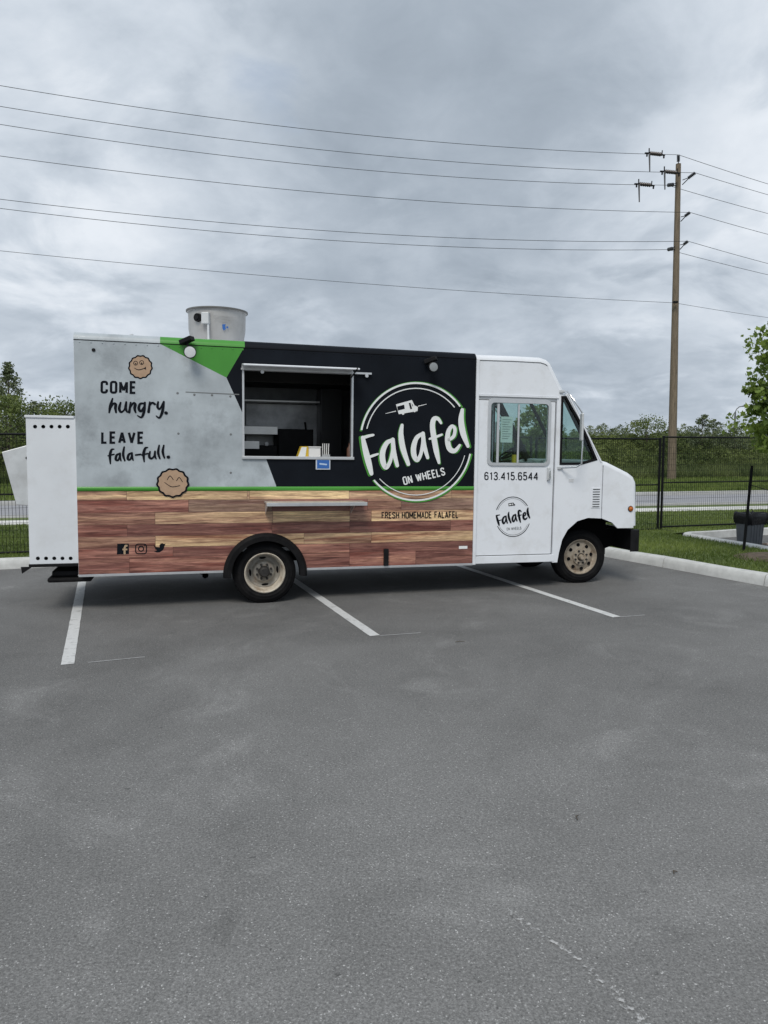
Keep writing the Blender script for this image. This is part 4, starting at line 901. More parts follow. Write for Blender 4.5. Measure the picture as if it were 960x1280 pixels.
for near in (True, False):
    cabplate('upper_cab_panel', [(XJ+.004, zd), crin[0], crin[1], crin[2], crin[3], crin[4], crin[5], (S(703, 492)[0], zd)], [], 0.001, 0.03, WHITE, near=near)
    cabplate('cab_pillar', [(XJ+.002, zsk2-.01), (XJ+.002, ZTJ-0.075), (pil-.012, ZTJ-.078), (pil-.012, zsk2-.01)], [], -0.012, 0.018, WHITE, near=near, bevel=0.004)
    # recessed track above the sliding door, sill under it
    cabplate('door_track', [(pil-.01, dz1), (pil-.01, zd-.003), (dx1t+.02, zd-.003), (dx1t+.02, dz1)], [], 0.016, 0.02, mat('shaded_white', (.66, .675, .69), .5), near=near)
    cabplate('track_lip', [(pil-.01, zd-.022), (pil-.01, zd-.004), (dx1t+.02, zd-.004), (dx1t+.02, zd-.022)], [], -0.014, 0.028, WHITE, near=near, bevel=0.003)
    dr = cabplate('cab_door', [(pil-.035, dz0), (pil-.035, dz1-.008), (dx1t-.016, dz1-.008), (dx1b-.016, dz0)], [wn], 0.012, 0.03, WHITE, near=near)
    cabplate('door_sill', [(pil-.01, zsk2), (pil-.01, dz0-.010), (dx1b+.02, dz0-.010), (dx1b+.03, zsk2)], [], -0.004, 0.05, WHITE, near=near, bevel=0.005)
    if near: near_door = dr
    cabplate('door_gap_shade', [(dx1b-.05, dz0-.03), (dx1t-.05, dz1), (dx1t+.03, dz1), (dx1b+.03, dz0-.03)], [], 0.0445, 0.01, DARK, near=near)  # black strip added behind the door edge, standing in for shade in the gap
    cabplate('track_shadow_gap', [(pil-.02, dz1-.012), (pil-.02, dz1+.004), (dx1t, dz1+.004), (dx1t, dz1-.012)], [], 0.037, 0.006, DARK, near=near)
    cabplate('sill_gap_shade', [(pil-.02, dz0-.012), (pil-.02, dz0+.004), (dx1b, dz0+.004), (dx1b, dz0-.012)], [], 0.0465, 0.006, DARK, near=near)  # black strip in place of the shade between door and sill
    cabplate('bonnet_gap_shade', [(seam_x-.03, archf[2][1]+.01), (seam_x-.03, hoodin[0][1]-.02), (seam_x+.03, hoodin[0][1]-.03), (seam_x+.03, archf[2][1]+.01)], [], 0.036, 0.006, DARK, near=near)  # black backing added so the bonnet seam reads as a shaded gap
    fo = rr_(*S(608.7, 582), *S(689.5, 499.6), r=0.07)
    wf = cabplate('window_frame', fo, [wn], -0.004, 0.03, ALU, dr, near=near, bevel=0.004)
    cabplate('window_glass', [(p[0], p[1]) for p in wn], [], 0.024, 0.004, GLASS, dr, near=near)
    for px in (623, 648.5):
        x = S(px, 540)[0]; wdt = .016 if px < 630 else .012
        cabplate('slider_bar', [(x-wdt, S(640, 578.3)[1]), (x-wdt, S(640, 504.8)[1]), (x+wdt, S(640, 504.8)[1]), (x+wdt, S(640, 578.3)[1])], [], 0.010, 0.012, ALU, dr, near=near)
    fp = [(dx1t+.002, zd-.003), S(709, 492.3), S(730.8, 533.2), S(749.5, 574.6), (seam_x-.007, S(753, 578)[1]), (seam_x-.007, archf[2][1])] + archf[3:] + [(dx1b+.004, archf[-1][1]), (dx1b+.002, dz0)]
    qp = cabplate('front_quarter_panel', fp, [qg], 0.0, 0.035, WHITE, near=near)
    gi = inset(qg + [qg[0]], 0.0)[:-1]; cq = Vector((sum(p[0] for p in qg)/6, sum(p[1] for p in qg)/6)); gin = []
    k_ = len(qg)
    for i in range(k_):
        p0, p1, p2 = Vector(qg[i-1]), Vector(qg[i]), Vector(qg[(i+1) % k_]); d0 = (p1-p0).normalized(); d1 = (p2-p1).normalized(); n0 = Vector((d0.y, -d0.x)); n1 = Vector((d1.y, -d1.x)); m_ = (n0+n1).normalized(); q_ = p1 + m_*(0.032/max(.4, m_.dot(n0))); gin.append((q_.x, q_.y))
    cabplate('glass_seal', qg, [gin], -0.006, 0.03, RUB, qp, near=near, bevel=0.003)
    cabplate('quarter_glass', gin, [], 0.012, 0.004, GLASS, qp, near=near)
    fd = cabplate('front_fender', [(seam_x+.007, archf[2][1]), (seam_x+.007, hoodin[0][1]-.004)] + hoodin[1:6] + [(hoodin[-1][0], archf[0][1]), archf[0], archf[1]], [], 0.0, 0.03, WHITE, near=near)
    mk = S(788, 636); yy = -0.0 if near else W
    sg = 1 if near else -1
    MB().lathe([(0.037, 0.0), (0.040, -0.006*sg), (0.034, -0.012*sg)], (mk[0], yy, mk[1]), 'Y', 20).build('marker_ring', RUB, fd, smooth=40)
    MB().lathe([(0.033, -0.006*sg), (0.03, -0.018*sg), (0.014, -0.022*sg), (0.012, -0.026*sg), (0.0, -0.027*sg)], (mk[0], yy, mk[1]), 'Y', 20).build('marker_light', AMBER, fd, smooth=60)
    # louvres
    la, lb = S(739.5, 609.5), S(750, 635); lv = cabplate('vent_plate', [(la[0], lb[1]), (la[0], la[1]), (lb[0], la[1]), (lb[0], lb[1])], [], -0.006, 0.006, WHITE, qp, near=near, bevel=0.002)
    for i in range(8):
        zz = la[1] + (lb[1]-la[1])*(i+.7)/8.3; y0_ = -0.010 if near else W+0.004
        MB().box((la[0]+.018, y0_, zz-.005), (lb[0]-.016, y0_+.006, zz+.004)).build('vent_slot', DARK, lv)
    # trim along the windscreen pillar
    a, b = S(729.5, 532), S(751, 577.5); y_ = 0.015 if near else W-0.015
    MB().bar((S(708.5, 492)[0]+.012, y_, S(708.5, 492)[1]), (b[0]+.004, y_, b[1]), 0.05, 0.022).build('windscreen_pillar', WHITE, truck, bevel=0.004)
    y2_ = .06 if near else W-.06; MB().bar((S(708.5, 492)[0]+.005, y2_, S(708.5, 492)[1]-.01), (b[0]-.01, y2_, b[1]-.01), 0.10, 0.07).build('windscreen_seal', RUB, truck)
    # chrome mirror arms
    A = S(703.5, 489.5); B1 = S(706, 489.5, -.06); yo = -0.02 if near else W+.02; sg = -1 if near else 1
    yb = (0 if near else W) + sg*0.20
    P = [(A[0], yo, A[1]), (L3(707, 490, yo).x, yo+sg*.05, A[1]+.0), (L3(725, 511, yb).x, yb-.0, L3(725, 511, -.2).z), (L3(728.5, 515, yb).x if near else L3(728.5, 515, -.2).x, yb, L3(728.5, 517, -.2).z), (L3(728, 560, -.2).x, yb, L3(728, 560, -.2).z), (L3(727, 580, -.2).x, yb, L3(727, 580, -.2).z), (L3(722, 584, -.2).x, yb-sg*.04, L3(722, 584, -.2).z), (S(701, 585)[0], yo, S(701, 585)[1])]
    if not near: P = [(L3(p_[0], p_[1], -.1).x, q_[1], L3(p_[0], p_[1], -.1).z) for p_, q_ in zip(((703.5, 489.5), (707, 490), (725, 511), (728.5, 517), (728, 560), (727, 580), (722, 584), (701, 585)), P)]
    mr = MB().tube(P, 0.011, 10).build('mirror_arm', CHROME, truck, smooth=50)
    for q_ in (P[0], P[-1]): MB().box((q_[0]-.05, min(q_[1], q_[1]-sg*.02), q_[2]-.018), (q_[0]+.02, max(q_[1], q_[1]-sg*.02), q_[2]+.018)).build('mirror_foot', GALV, mr, bevel=0.004)
    mc = L3(726.0, 532, -.2)
    hd_ = MB().box((-0.014, -0.045, -0.17), (0.014, 0.045, 0.17)).build('mirror_head', GALV, mr, bevel=0.01); hd_.location = (mc.x-.02, yb-sg*.0 + sg*.06, mc.z-.02); hd_.rotation_euler = (0, 0, R(12)*sg)
sp_ = [(p[0], -0.0015, p[1]) for p in crin[:5]]
MB().tube(sp_, .0045, 6).build('cab_roof_seam', mat('seam_grey', (.12, .125, .13), .7), truck)
hd2 = S(685.5, 592.5)
dh = MB().box((hd2[0]-.020, -0.022, hd2[1]-.085), (hd2[0]+.020, 0.012, hd2[1]+.085)).build('door_handle_plate', GALV, near_door, bevel=0.012); MB().box((hd2[0]-.010, -0.05, hd2[1]-.06), (hd2[0]+.012, -0.022, hd2[1]+.05)).build('door_handle', CHROME, dh, bevel=0.008)
a = S(714, 600.5); MB().box((a[0]-.035, -0.004, a[1]-.022), (a[0]+.035, 0.0, a[1]+.022)).build('filler_plate', mat('greyed_white', (.66, .67, .68), .5), truck, bevel=0.003)  # plate in a slightly greyer white than the cab
# bonnet and nose (rounded along the sides), windscreen, dash
loft(hoodp, 0.06, 'bonnet', WHITE, smooth=45)
ws0, ws1 = S(708.5, 492), S(749, 575.5)
for y0_, y1_ in ((0.05, W/2-.02), (W/2+.02, W-.05)):
    MB().face([(ws0[0], y0_, ws0[1]), (ws0[0], y1_, ws0[1]), (ws1[0], y1_, ws1[1]), (ws1[0], y0_, ws1[1])]).build('windscreen', GLASS, truck)
MB().bar((ws0[0], W/2, ws0[1]), (ws1[0], W/2, ws1[1]), 0.05, 0.03).build('windscreen_divider', RUB, truck)
MB().box((ws1[0]-.02, 0.04, ws1[1]-.06), (ws1[0]+.05, W-.04, ws1[1]+.0)).build('cowl', WHITE, truck, bevel=0.01)
dsh = MB().plate([(ws1[0]-.36, ws1[1]-.42), (ws1[0]-.36, ws1[1]-.12), (ws1[0]-.3, ws1[1]-.05), (ws1[0]-.025, ws1[1]-.05), (ws1[0]-.025, ws1[1]-.42)], [], 0.06, W-.12).build('dashboard', CABIN, truck, bevel=0.02)
sw = MB()
rows = []
for i in range(28):
    t = 2*math.pi*i/28; rows.append([(0.21*math.cos(t)+.014*math.cos(t)*math.cos(u), .0+.014*math.sin(u), .21*math.sin(t)+.014*math.sin(t)*math.cos(u)) for u in np.linspace(0, 2*math.pi, 8, endpoint=False)])
sw.quad_grid(rows+[rows[0]], True); sw.bar((-.21, 0, 0), (.21, 0, 0), .03, .015); sw.bar((0, 0, -.21), (0, 0, 0), .03, .015)
swo = sw.build('steering_wheel', BLKM, truck, smooth=50); swo.location = (ws1[0]-.52, W-.62, ws1[1]+.10); swo.rotation_euler = (R(60), 0, R(90))
seat = MB().box((XJ+.55, W-.90, .95), (XJ+1.0, W-.42, 1.08)).build('driver_seat', BLKM, truck, bevel=0.04)
MB().box((XJ+.47, W-.90, 1.08), (XJ+.58, W-.42, 1.62)).build('backrest', BLKM, seat, bevel=0.04); MB().box((XJ+.6, W-.8, .66), (XJ+.92, W-.52, .95)).build('pedestal', BLKM, seat)
ed = MB().box((ws1[0]-.95, .55, .665), (ws1[0]-.02, W-.75, 1.12)).build('engine_cover', CABIN, truck, bevel=0.06)
# front face and chassis
nx = hoodp[-1][0]
MB().box((nx-.004, .35, hoodp[-1][1]+.12), (nx+.012, W-.35, hoodp[3][1]-.12)).build('grille', BLKM, truck, bevel=0.004)
for y in (.22, W-.22):
    h_ = MB().lathe([(.0, .035), (.07, .025), (.085, .0)], (nx+.004, y, hoodp[-1][1]+.28), 'X', 20).build('headlight', LENS, truck, smooth=60)
bz1 = S(794, 662)[1]; bz0 = S(794, 689)[1]; bx0, bx1 = L3(789, 675, -.04).x, L3(798.5, 675, -.04).x
bp = MB().box((bx1-.05, -0.05, bz0), (bx1, W+.05, bz1)); bp = bp.build('front_bumper', BLKM, truck, bevel=0.008)
MB().box((bx1-.13, -0.052, bz0+.002), (bx1-.051, -0.035, bz1-.002)).build('bumper_end', BLKM, bp, bevel=0.006)
for y in (.49, W-.57): MB().plate([(FWC[0]+.30, FWC[1]+.02), (FWC[0]+.30, FWC[1]+.30), (bx1-.05, bz1-.02), (bx1-.05, bz0+.02)], [], y, .08).build('frame_horn', DARK, bp)
for y in (.62, W-.74): MB().box((XR-.1, y, .48), (FWC[0]+.3, y+.10, .64)).build('chassis_rail', DARK, truck)
MB().box((XR+.06, .06, .60), (FWC[0]-.56, W-.06, .618)).build('underbody', DARK, truck)
# wheel wells
MB().box((FWC[0]-.52, .48, ZSK), (FWC[0]+.50, .52, 1.2)).build('wheel_well', DARK, truck); MB().box((FWC[0]-.52, .04, 1.16), (FWC[0]+.62, .5, 1.2)).build('wheel_well', DARK, truck); MB().box((FWC[0]-.55, .04, ZSK+.02), (FWC[0]-.52, .5, 1.2)).build('wheel_well', DARK, truck)
MB().box((FWC[0]+.5, .04, bz1+.06), (FWC[0]+.55, W-.04, 1.18)).build('wheel_well', DARK, truck)
MB().box((RWC[0]-.5, .66, ZSK), (RWC[0]+.5, .70, 1.0)).build('wheel_well', DARK, truck); MB().box((RWC[0]-.5, .05, .98), (RWC[0]+.5, .7, 1.02)).build('wheel_well', DARK, truck)
for s_ in (-1, 1): MB().box((RWC[0]+s_*.51-.012, .05, ZSK), (RWC[0]+s_*.51+.012, .66, 1.0)).build('wheel_well', DARK, truck)
for xx in (RWC[0], FWC[0]): MB().tube([(xx, .3, .38), (xx, W-.3, .38)], .06, 12).build('axle', DARK, truck)
MB().box((RWC[0]+.8, .35, .36), (RWC[0]+1.9, .75, .56)).build('fuel_tank', DARK, truck, bevel=.04)
# black arch flare over the rear wheel
ro, ri = AR+0.015, AR-0.075; fl = MB(); rows = []
for t in np.linspace(R(-3), R(183), 40):
    c_, s_ = math.cos(t), math.sin(t); rows.append([(ARC[0]+ro*c_, -.004, ARC[1]+ro*s_), (ARC[0]+(ro-.01)*c_, -.05, ARC[1]+(ro-.01)*s_), (ARC[0]+(ro-.035)*c_, -.075, ARC[1]+(ro-.035)*s_), (ARC[0]+ri*c_, -.07, ARC[1]+ri*s_), (ARC[0]+(ri-.004)*c_, .03, ARC[1]+(ri-.004)*s_)])
fl.quad_grid(rows); fl.build('wheel_arch_flare', RUB, truck, smooth=40)
# wheels
TR = 0.368
def tyre(o, wd=0.20):
    P = [(0.225, .015), (0.232, 0.0), (.252, -.010), (.256, -.006), (.275, -.012), (.279, -.016), (.284, -.012), (.315, -.010), (.320, -.004), (.345, .004), (.360, .022), (TR, .03), (TR, .055), (TR-.01, .058), (TR-.01, .066), (TR, .07), (TR, .095), (TR-.01, .098), (TR-.01, .106), (TR, .11), (TR, wd-.03), (.36, wd-.018), (.31, wd+.008), (.23, wd), (.222, wd-.02)]
    return MB().lathe(P, (0, 0, 0), 'Y', 56).build('tyre', RUB, o, smooth=45)
def ring_of(o, n, r, y, rad, m, name, ph=0.0, h=0.02, ell=1.0):
    for i in range(n):
        t = 2*math.pi*i/n + ph; q_ = MB().lathe([(0.0, -h), (rad*.9, -h), (rad, 0.0)], (0, 0, 0), 'Y', 10).build(name, m, o, smooth=40); q_.location = (r*math.cos(t), y, r*math.sin(t)); q_.scale = (ell, 1, 1); q_.rotation_euler = (0, -t + math.pi/2, 0)
def rear_wheel(o):
    tyre(o, .21)
    rim = MB().lathe([(.238, .012), (.241, -.004), (.232, -.010), (.222, -.002), (.214, .02), (.206, .05), (.200, .125), (.190, .14)], (0, 0, 0), 'Y', 48).build('rim', RIMM, o, smooth=40)
    disc = MB().lathe([(.201, .13), (.188, .128), (.168, .142), (.140, .138), (.120, .108), (.112, .104), (.02, .104)], (0, 0, 0), 'Y', 48).build('wheel_disc', DISCM, o, smooth=40)
    ring_of(disc, 4, .164, .141, .018, DARK, 'hand_hole', R(5), .004, 2.4)
    ring_of(disc, 8, .088, .103, .015, HUBM, 'lug_nut', R(22), .028)
    MB().lathe([(.0, -.0), (.045, .0), (.062, .015), (.068, .084)], (0, .02, 0), 'Y', 24).build('hub', HUBM, disc, smooth=40)
    inn = MB().lathe([(0.225, .25), (.31, .24), (TR, .27), (TR, .44), (.31, .46), (.225, .45)], (0, 0, 0), 'Y', 40).build('inner_tyre', RUB, o, smooth=45)
def front_wheel(o):
    tyre(o, .20)
    rim = MB().lathe([(.238, .012), (.240, -.002), (.230, -.006), (.220, .012), (.206, .035), (.196, .042), (.175, .030), (.115, .006), (.108, -.012), (.06, -.014), (.02, -.014)], (0, 0, 0), 'Y', 48).build('rim', RIMF, o, smooth=40)
    ring_of(rim, 8, .163, .021, .026, DARK, 'hand_hole', R(10), .005)
    ring_of(rim, 8, .085, -.012, .014, HUBM, 'lug_nut', R(22), .018)
    MB().lathe([(.0, -.07), (.03, -.068), (.036, -.05), (.04, -.01)], (0, 0, 0), 'Y', 20).build('hub', RIMF, rim, smooth=40); MB().lathe([(.052, -.018), (.048, -.024), (.04, -.018)], (0, 0, 0), 'Y', 20).build('hub_ring', HUBM, rim, smooth=40)
def wheel_at(x, z, y, fn, steer=0.0, flip=False):
    o = empty('wheel', (x, y, z)); o.parent = truck; o.rotation_euler = (0, 0, steer + (math.pi if flip else 0)); fn(o); return o
# heights: every tyre touches the ground
def ground_z(x, y):   # local z of the ground plane under a local point
    p = TORG + TX*x + TY*y; return -p.z/TZ.z
wheel_at(RWC[0], ground_z(RWC[0], 0.03) + TR-.006, 0.03, rear_wheel); wheel_at(RWC[0], ground_z(RWC[0], W-.03) + TR-.006, W-.03, rear_wheel, flip=True)
wheel_at(FWC[0], ground_z(FWC[0], FWC_Y) + TR-.006, FWC_Y, front_wheel, steer=R(-4)); wheel_at(FWC[0], ground_z(FWC[0], W-FWC_Y) + TR-.006, W-FWC_Y, front_wheel, steer=R(-4), flip=True)
# door print
fdr = zm(580, 600, 0.125)
DY = 0.0105
k = Ink(DY)
for st in FAL: k.stroke([fdr(318 + (x-110)/780*350, 278 + (y-283)/477*180, wd*.60) for x, y, wd in st])
k.done('door_logo_lettering', INK, near_door)
k = Ink(DY-.001); ring(k, fdr, 492, 368, 174, 198, 33, 160, 8); ring(k, fdr, 492, 368, 174, 198, 208, 340, 8); ring(k, fdr, 492, 368, 160, 182, 36, 158, 2.5); ring(k, fdr, 492, 368, 160, 182, 212, 336, 2.5); k.done('door_logo_ring', INK, near_door)
k = Ink(DY); k.poly([fdr(*p) for p in ((446, 234), (498, 226), (506, 240), (516, 246), (514, 256), (450, 264))]); ico = k.done('door_truck_emblem', INK, near_door)
for q_ in (((452, 242), (476, 238), (478, 250), (454, 254)), ((484, 236), (492, 235), (496, 252), (487, 253))): Ink(DY-.002).poly([fdr(*p) for p in q_]).done('emblem_window', PRINTW, near_door)
caps(Ink(DY), fdr, 'ON WHEELS', 433, 504, 576, 492, 25, 4).done('door_logo_caption', INKG, near_door)
fph = zm(590, 480, 170/960)
caps(Ink(DY), fph, '613.415.6544', 93, 676, 466, 677, 52, 9, .24).done('phone_number', INK, near_door)
# paper on the door glass, bottle and papers inside
a, b = L3(625.5, 553, .05), L3(641, 521, .05)
pap = MB().box((a.x, .048, a.z), (b.x, .050, b.z)).build('notice', PAPER, truck)
k = Ink(.0465)
for i in range(9):
    z_ = b.z - (b.z-a.z)*(i+1.3)/11; k.stroke([(a.x+.02, z_, .006), (b.x-.02-.02*(i % 3), z_, .006)], False, False)
k.done('notice_lines', INKG, pap)
a = L3(643.8, 579, .18)
def thermos(r):
    z0 = wn[0][1] - 5
    zb_ = S(645, 579)[1]-.012
    MB().lathe([(0, 0), (.042, 0), (.043, .02), (.043, .13), (.043, .145), (.043, .20), (.022, .225), (.022, .25), (0, .25)], (a.x, .18, zb_), 'Z', 20).build('body', BLKM, r, smooth=40)
    MB().lathe([(.0442, .015), (.0442, .12)], (a.x, .18, zb_), 'Z', 20).build('label_band', YEL, r, smooth=40)
MB().box((pil+.02, .06, S(645, 579)[1]-.03), (dx1t-.05, .30, S(645, 579)[1]-.0125)).build('parcel_shelf', CABIN, truck)
goods('oil_bottle', 'black bottle with yellow label standing behind the cab door window', 'bottle', thermos)
def cup(r):
    b_ = L3(672, 577, .2); zb_ = S(645, 579)[1]-.012
    MB().lathe([(0, 0), (.05, 0), (.06, .03), (.085, .05), (.08, .052), (.05, .02), (0, .015)], (b_.x, .2, zb_), 'Z', 20).build('bowl', PAPER, r, smooth=40)
goods('white_bowl', 'white bowl lying behind the cab door window', 'bowl', cup)

# ================================================================== FENCE
FH = 1.98; fdv = Vector((math.cos(R(17.7)), math.sin(R(17.7)), 0)); f0 = Vector((5.86, 15.67, GZ-.01)); PWD = 3.02
FL = {-5: 'left of the tall gas locker, far end of the run', -4: 'behind the hopper of the gas locker', -3: 'behind the rear end of the food truck', -2: 'behind the serving window', -1: 'behind the middle of the food truck', 0: 'beyond the truck bonnet', 1: 'behind the garbage bin', 2: 'past the garbage bin'}
def fence_panel(i):
    dz = {0: -0.02, 1: 0.02}.get(i, 0.0)
    o = empty('fence_panel', f0 + fdv*(PWD*(i-1)+0.05) + Vector((0, 0, dz)), R(17.7 + (0.6 if i % 2 else -0.4)))
    tag(o, 'black welded wire fence panel ' + FL[i], 'fence panel', 'temporary fence panels along the verge')
    w_ = PWD-0.10
    for x in (0.0, w_): MB().tube([(x, 0, -0.03), (x, 0, FH)], 0.027, 10).build('post', FENCE, o, smooth=50)
    for z in (0.05, FH*.5, FH-.025): MB().tube([(0.0, 0, z), (w_, 0, z)], 0.018 if z != FH*.5 else .013, 8).build('rail', FENCE, o, smooth=50)
    m_ = MB(); n_ = int(w_/.052)
    for k_ in range(1, n_):
        x = w_*k_/n_; m_.tube([(x, -.002, .05), (x, -.002, FH-.03)], .0036, 3, False)
    for z in np.arange(.17, FH-.05, .12): m_.tube([(0.01, .003, z), (w_-.01, .003, z)], .0026, 3, False)
    tag(m_.build('wire_mesh', FENCE, o, recalc=False), kind='stuff')
    for x in (-.0, w_):
        MB().box((x-.05, -.35, -.03), (x+.05, .35, .0)).build('foot', FENCE, o)
for i in range(-5, 3): fence_panel(i)

# ================================================================== GARBAGE BIN, STAKE, POLE, WIRES
bc = Vector((6.93, 13.93, 0.002)); bin_ = empty('garbage_bin', bc, R(18)); tag(bin_, 'square grey plastic garbage bin with black bag over its rim', 'garbage bin')
def taper_box(m_, z0, z1, a0, a1, n=6, r=.06):
    rows = []
    for z, a in ((z0, a0), (z1, a1)):
        q_ = rr_(-a, -a, a, a, r, 4); rows.append([(p[0], p[1], z) for p in q_])
    m_.quad_grid(rows, True); m_.face(rows[0]); return m_
m_ = MB(); taper_box(m_, 0, .54, .165, .195); m_.build('body', PLASTIC, bin_, smooth=40)
for s_ in (-1, 1):
    for j in range(5): MB().bar((-.12+.06*j, s_*.172, .03), (-.14+.07*j, s_*.195, .46), .012, .008, up=(0, 1, 0)).build('rib', PLASTIC, bin_)
m_ = MB(); rows = []
for z, a, amp in ((.41, .200, .012), (.47, .222, .022), (.54, .228, .026), (.61, .222, .02), (.635, .198, .018), (.59, .16, .01), (.45, .12, .02), (.30, .05, .0)):
    q_ = rr_(-a, -a, a, a, .07, 8); rows.append([(p[0]*(1+amp*4*math.sin(i*1.9+z*21)*.5), p[1]*(1+amp*4*math.sin(i*2.3+z*17)*.5), z + amp*math.sin(i*1.3+z*9)) for i, p in enumerate(q_)])
m_.quad_grid(rows, True); m_.build('bag', BAG, bin_, smooth=70)
sb = ground(929, 690, GZ); stt = CAMP + ray(940, 582)*((sb.y)/ray(940, 582).y)
stk = empty('tree_stake', sb); tag(stk, 'black leaning steel tree stake in the grass before the garbage bin', 'stake')
d_ = stt-sb; m_ = MB(); m_.bar((0, 0, -.1), d_, .045, .012, up=(0, 1, 0)); m_.bar(Vector((0, .014, -.1)), d_ + Vector((0, .014, 0)), .010, .030, up=(0, 1, 0)); m_.build('bar', FENCE, stk)
TREE = Vector((6.32, 11.25, GZ))
a_ = d_*0.78; MB().tube([a_, a_.lerp(TREE-sb + Vector((0, 0, .98)), .5) - Vector((0, 0, .02)), TREE-sb + Vector((-.04, 0, 1.0))], .006, 6).build('tie_wire', FENCE, stk)

PB = Vector((15.95, 41.0, 0.12)); PT = CAMP + ray(848, 205)*(41.0/ray(848, 205).y)
pole = empty('utility_pole', PB); tag(pole, 'tall weathered wooden utility pole carrying overhead wires beyond the road', 'utility pole')
pv = PT-PB; MB().tube([Vector((0, 0, -.3)), pv*.25, pv*.5, pv*.75, pv], [.235, .215, .185, .16, .135], 18).build('shaft', WOODP, pole, smooth=50)
def at_pole(px, py, dy=0.0): return CAMP + ray(px, py)*((PB.y+dy)/ray(px, py).y)
INS = [(848, 193.5, 848, 205), (869, 216, 853, 228), (834.5, 231.5, 848, 230), (862.5, 265.5, 851, 274), (860, 301.5, 850, 309), (835, 312, 845, 309.5)]
ends = []
for i, (x, y, bx, by) in enumerate(INS):
    p, b = at_pole(x, y, -.25), at_pole(bx, by, -.05); p -= PB; b -= PB
    br = MB(); br.tube([b + Vector((0, 0, -.12)), b.lerp(p, .55) - Vector((0, 0, .03))], .025, 6); br.tube([b + Vector((0, 0, .12)), b.lerp(p, .5)], .02, 6)
    br = br.build('bracket', BLKM, pole)
    c = b.lerp(p, .45 if i else .25); n_ = 6; pts = []; rad = []
    for j in range(n_*2+1): pts.append(c.lerp(p, j/(n_*2))); rad.append(.10 if j % 2 else .055)
    MB().tube(pts, rad, 10).build('insulator', INSUL, pole, smooth=30); ends.append(p + PB)
ends.append(at_pole(842.5, 378.5, -.22))
MB().box((-.12, -.26, -.05), (.12, -.1, .05)).build('clamp', BLKM, pole, loc=(ends[6]-PB))
# wires: left span in the vertical plane along the road, right span bending away
wl = Vector((math.cos(R(13.3)), math.sin(R(13.3)), 0)); wr = Vector((math.cos(R(31)), math.sin(R(31)), 0))
def on_plane(px, py, P0, dirv):
    n_ = Vector((-dirv.y, dirv.x, 0)); d = ray(px, py); return CAMP + d*((P0-CAMP).dot(n_)/d.dot(n_))
LEFT = [(107, 171.5), (133, 195), (155.5, 214.7), (195, 247.5), (249, 293), (260.5, 304.5), (313.5, 356.5)]
RIGHT = [(960, 230), (960, 243.5), (960, 267), (960, 293), (960, 329.5), (960, 343.5), (960, 397)]
WLAB = ['topmost overhead wire running over the insulator on the pole top', 'second overhead wire from the top, tied to the upper right insulator', 'third overhead wire from the top, tied to the upper left insulator',
        'fourth overhead wire from the top, on the single middle insulator', 'fifth overhead wire from the top, on the lower right insulator', 'sixth overhead wire from the top, on the lower left insulator', 'lowest overhead wire clamped to the bare pole shaft']
curves = []
for i in range(7):
    P0 = ends[i]; pts = []
    q1 = on_plane(0, LEFT[i][0], P0, wl); q2 = on_plane(480, LEFT[i][1], P0, wl)
    s1, s2 = (q1-P0).dot(wl), (q2-P0).dot(wl); z1, z2 = q1.z-P0.z, q2.z-P0.z
    A2 = np.linalg.solve(np.array([[s1, s1*s1], [s2, s2*s2]]), np.array([z1, z2]))
    for s_ in np.linspace(-52, -1e-6, 40): pts.append(P0 + wl*s_ + Vector((0, 0, A2[0]*s_ + A2[1]*s_*s_)))
    curves.append((P0, A2))
    q = on_plane(*RIGHT[i], P0, wr); s1 = (q-P0).dot(wr); z1 = q.z-P0.z; c_ = 0.0012
    for s_ in np.linspace(0.3, 34, 18): pts.append(P0 + wr*s_ + Vector((0, 0, (z1/s1 - c_*s1)*s_ + c_*s_*s_)))
    tag(MB().tube(pts, 0.0125 if i != 6 else .0105, 5, False).build('overhead_wire', WIRE, recalc=False), WLAB[i], 'wire', 'overhead wires on the wooden pole')
for i, px, lab in ((0, 817, 'dark inline switch hanging on the topmost wire beside the pole'), (1, 835.5, 'dark inline switch on the second wire close against the pole'), (2, 804, 'dark inline switch on the third wire, farthest from the pole')):
    P0, A2 = curves[i]; s_ = -((848 if i == 0 else INS[i][0]) - px)/FPX*41*0.995
    c = P0 + wl*s_ + Vector((0, 0, A2[0]*s_ + A2[1]*s_*s_)); o = empty('line_switch', c, R(13.3)); tag(o, lab, 'switch', 'inline switches on the top three wires')
    P = []; rad = []
    for j in range(13): P.append((-.34+.68*j/12, 0, .02)); rad.append(.11 if j % 2 else .075)
    MB().tube(P, rad, 10).build('insulator', mat('brown_insulator', (.045, .035, .035), .4), o, smooth=30)
    MB().bar((-.62, 0, 0), (-.34, 0, .02), .07, .07).build('terminal', BLKM, o); MB().bar((.34, 0, .02), (.56, 0, -.01), .06, .06).build('terminal', BLKM, o)
    MB().bar((-.40, -.03, .26), (-.39, -.03, -.05), .05, .04).build('hook', BLKM, o); MB().bar((.38, -.03, .22), (.36, -.03, -.06), .04, .04).build('hook', BLKM, o)
    MB().tube([(-.39, -.05, -.02), (-.34, -.05, -.92)], [.05, .032], 8).build('blade', mat('blade_grey', (.09, .09, .095), .5), o)
    for xx in (-.5, .5): MB().box((xx-.03, -.03, -.16), (xx+.03, .03, -.02)).build('clamp', BLKM, o)

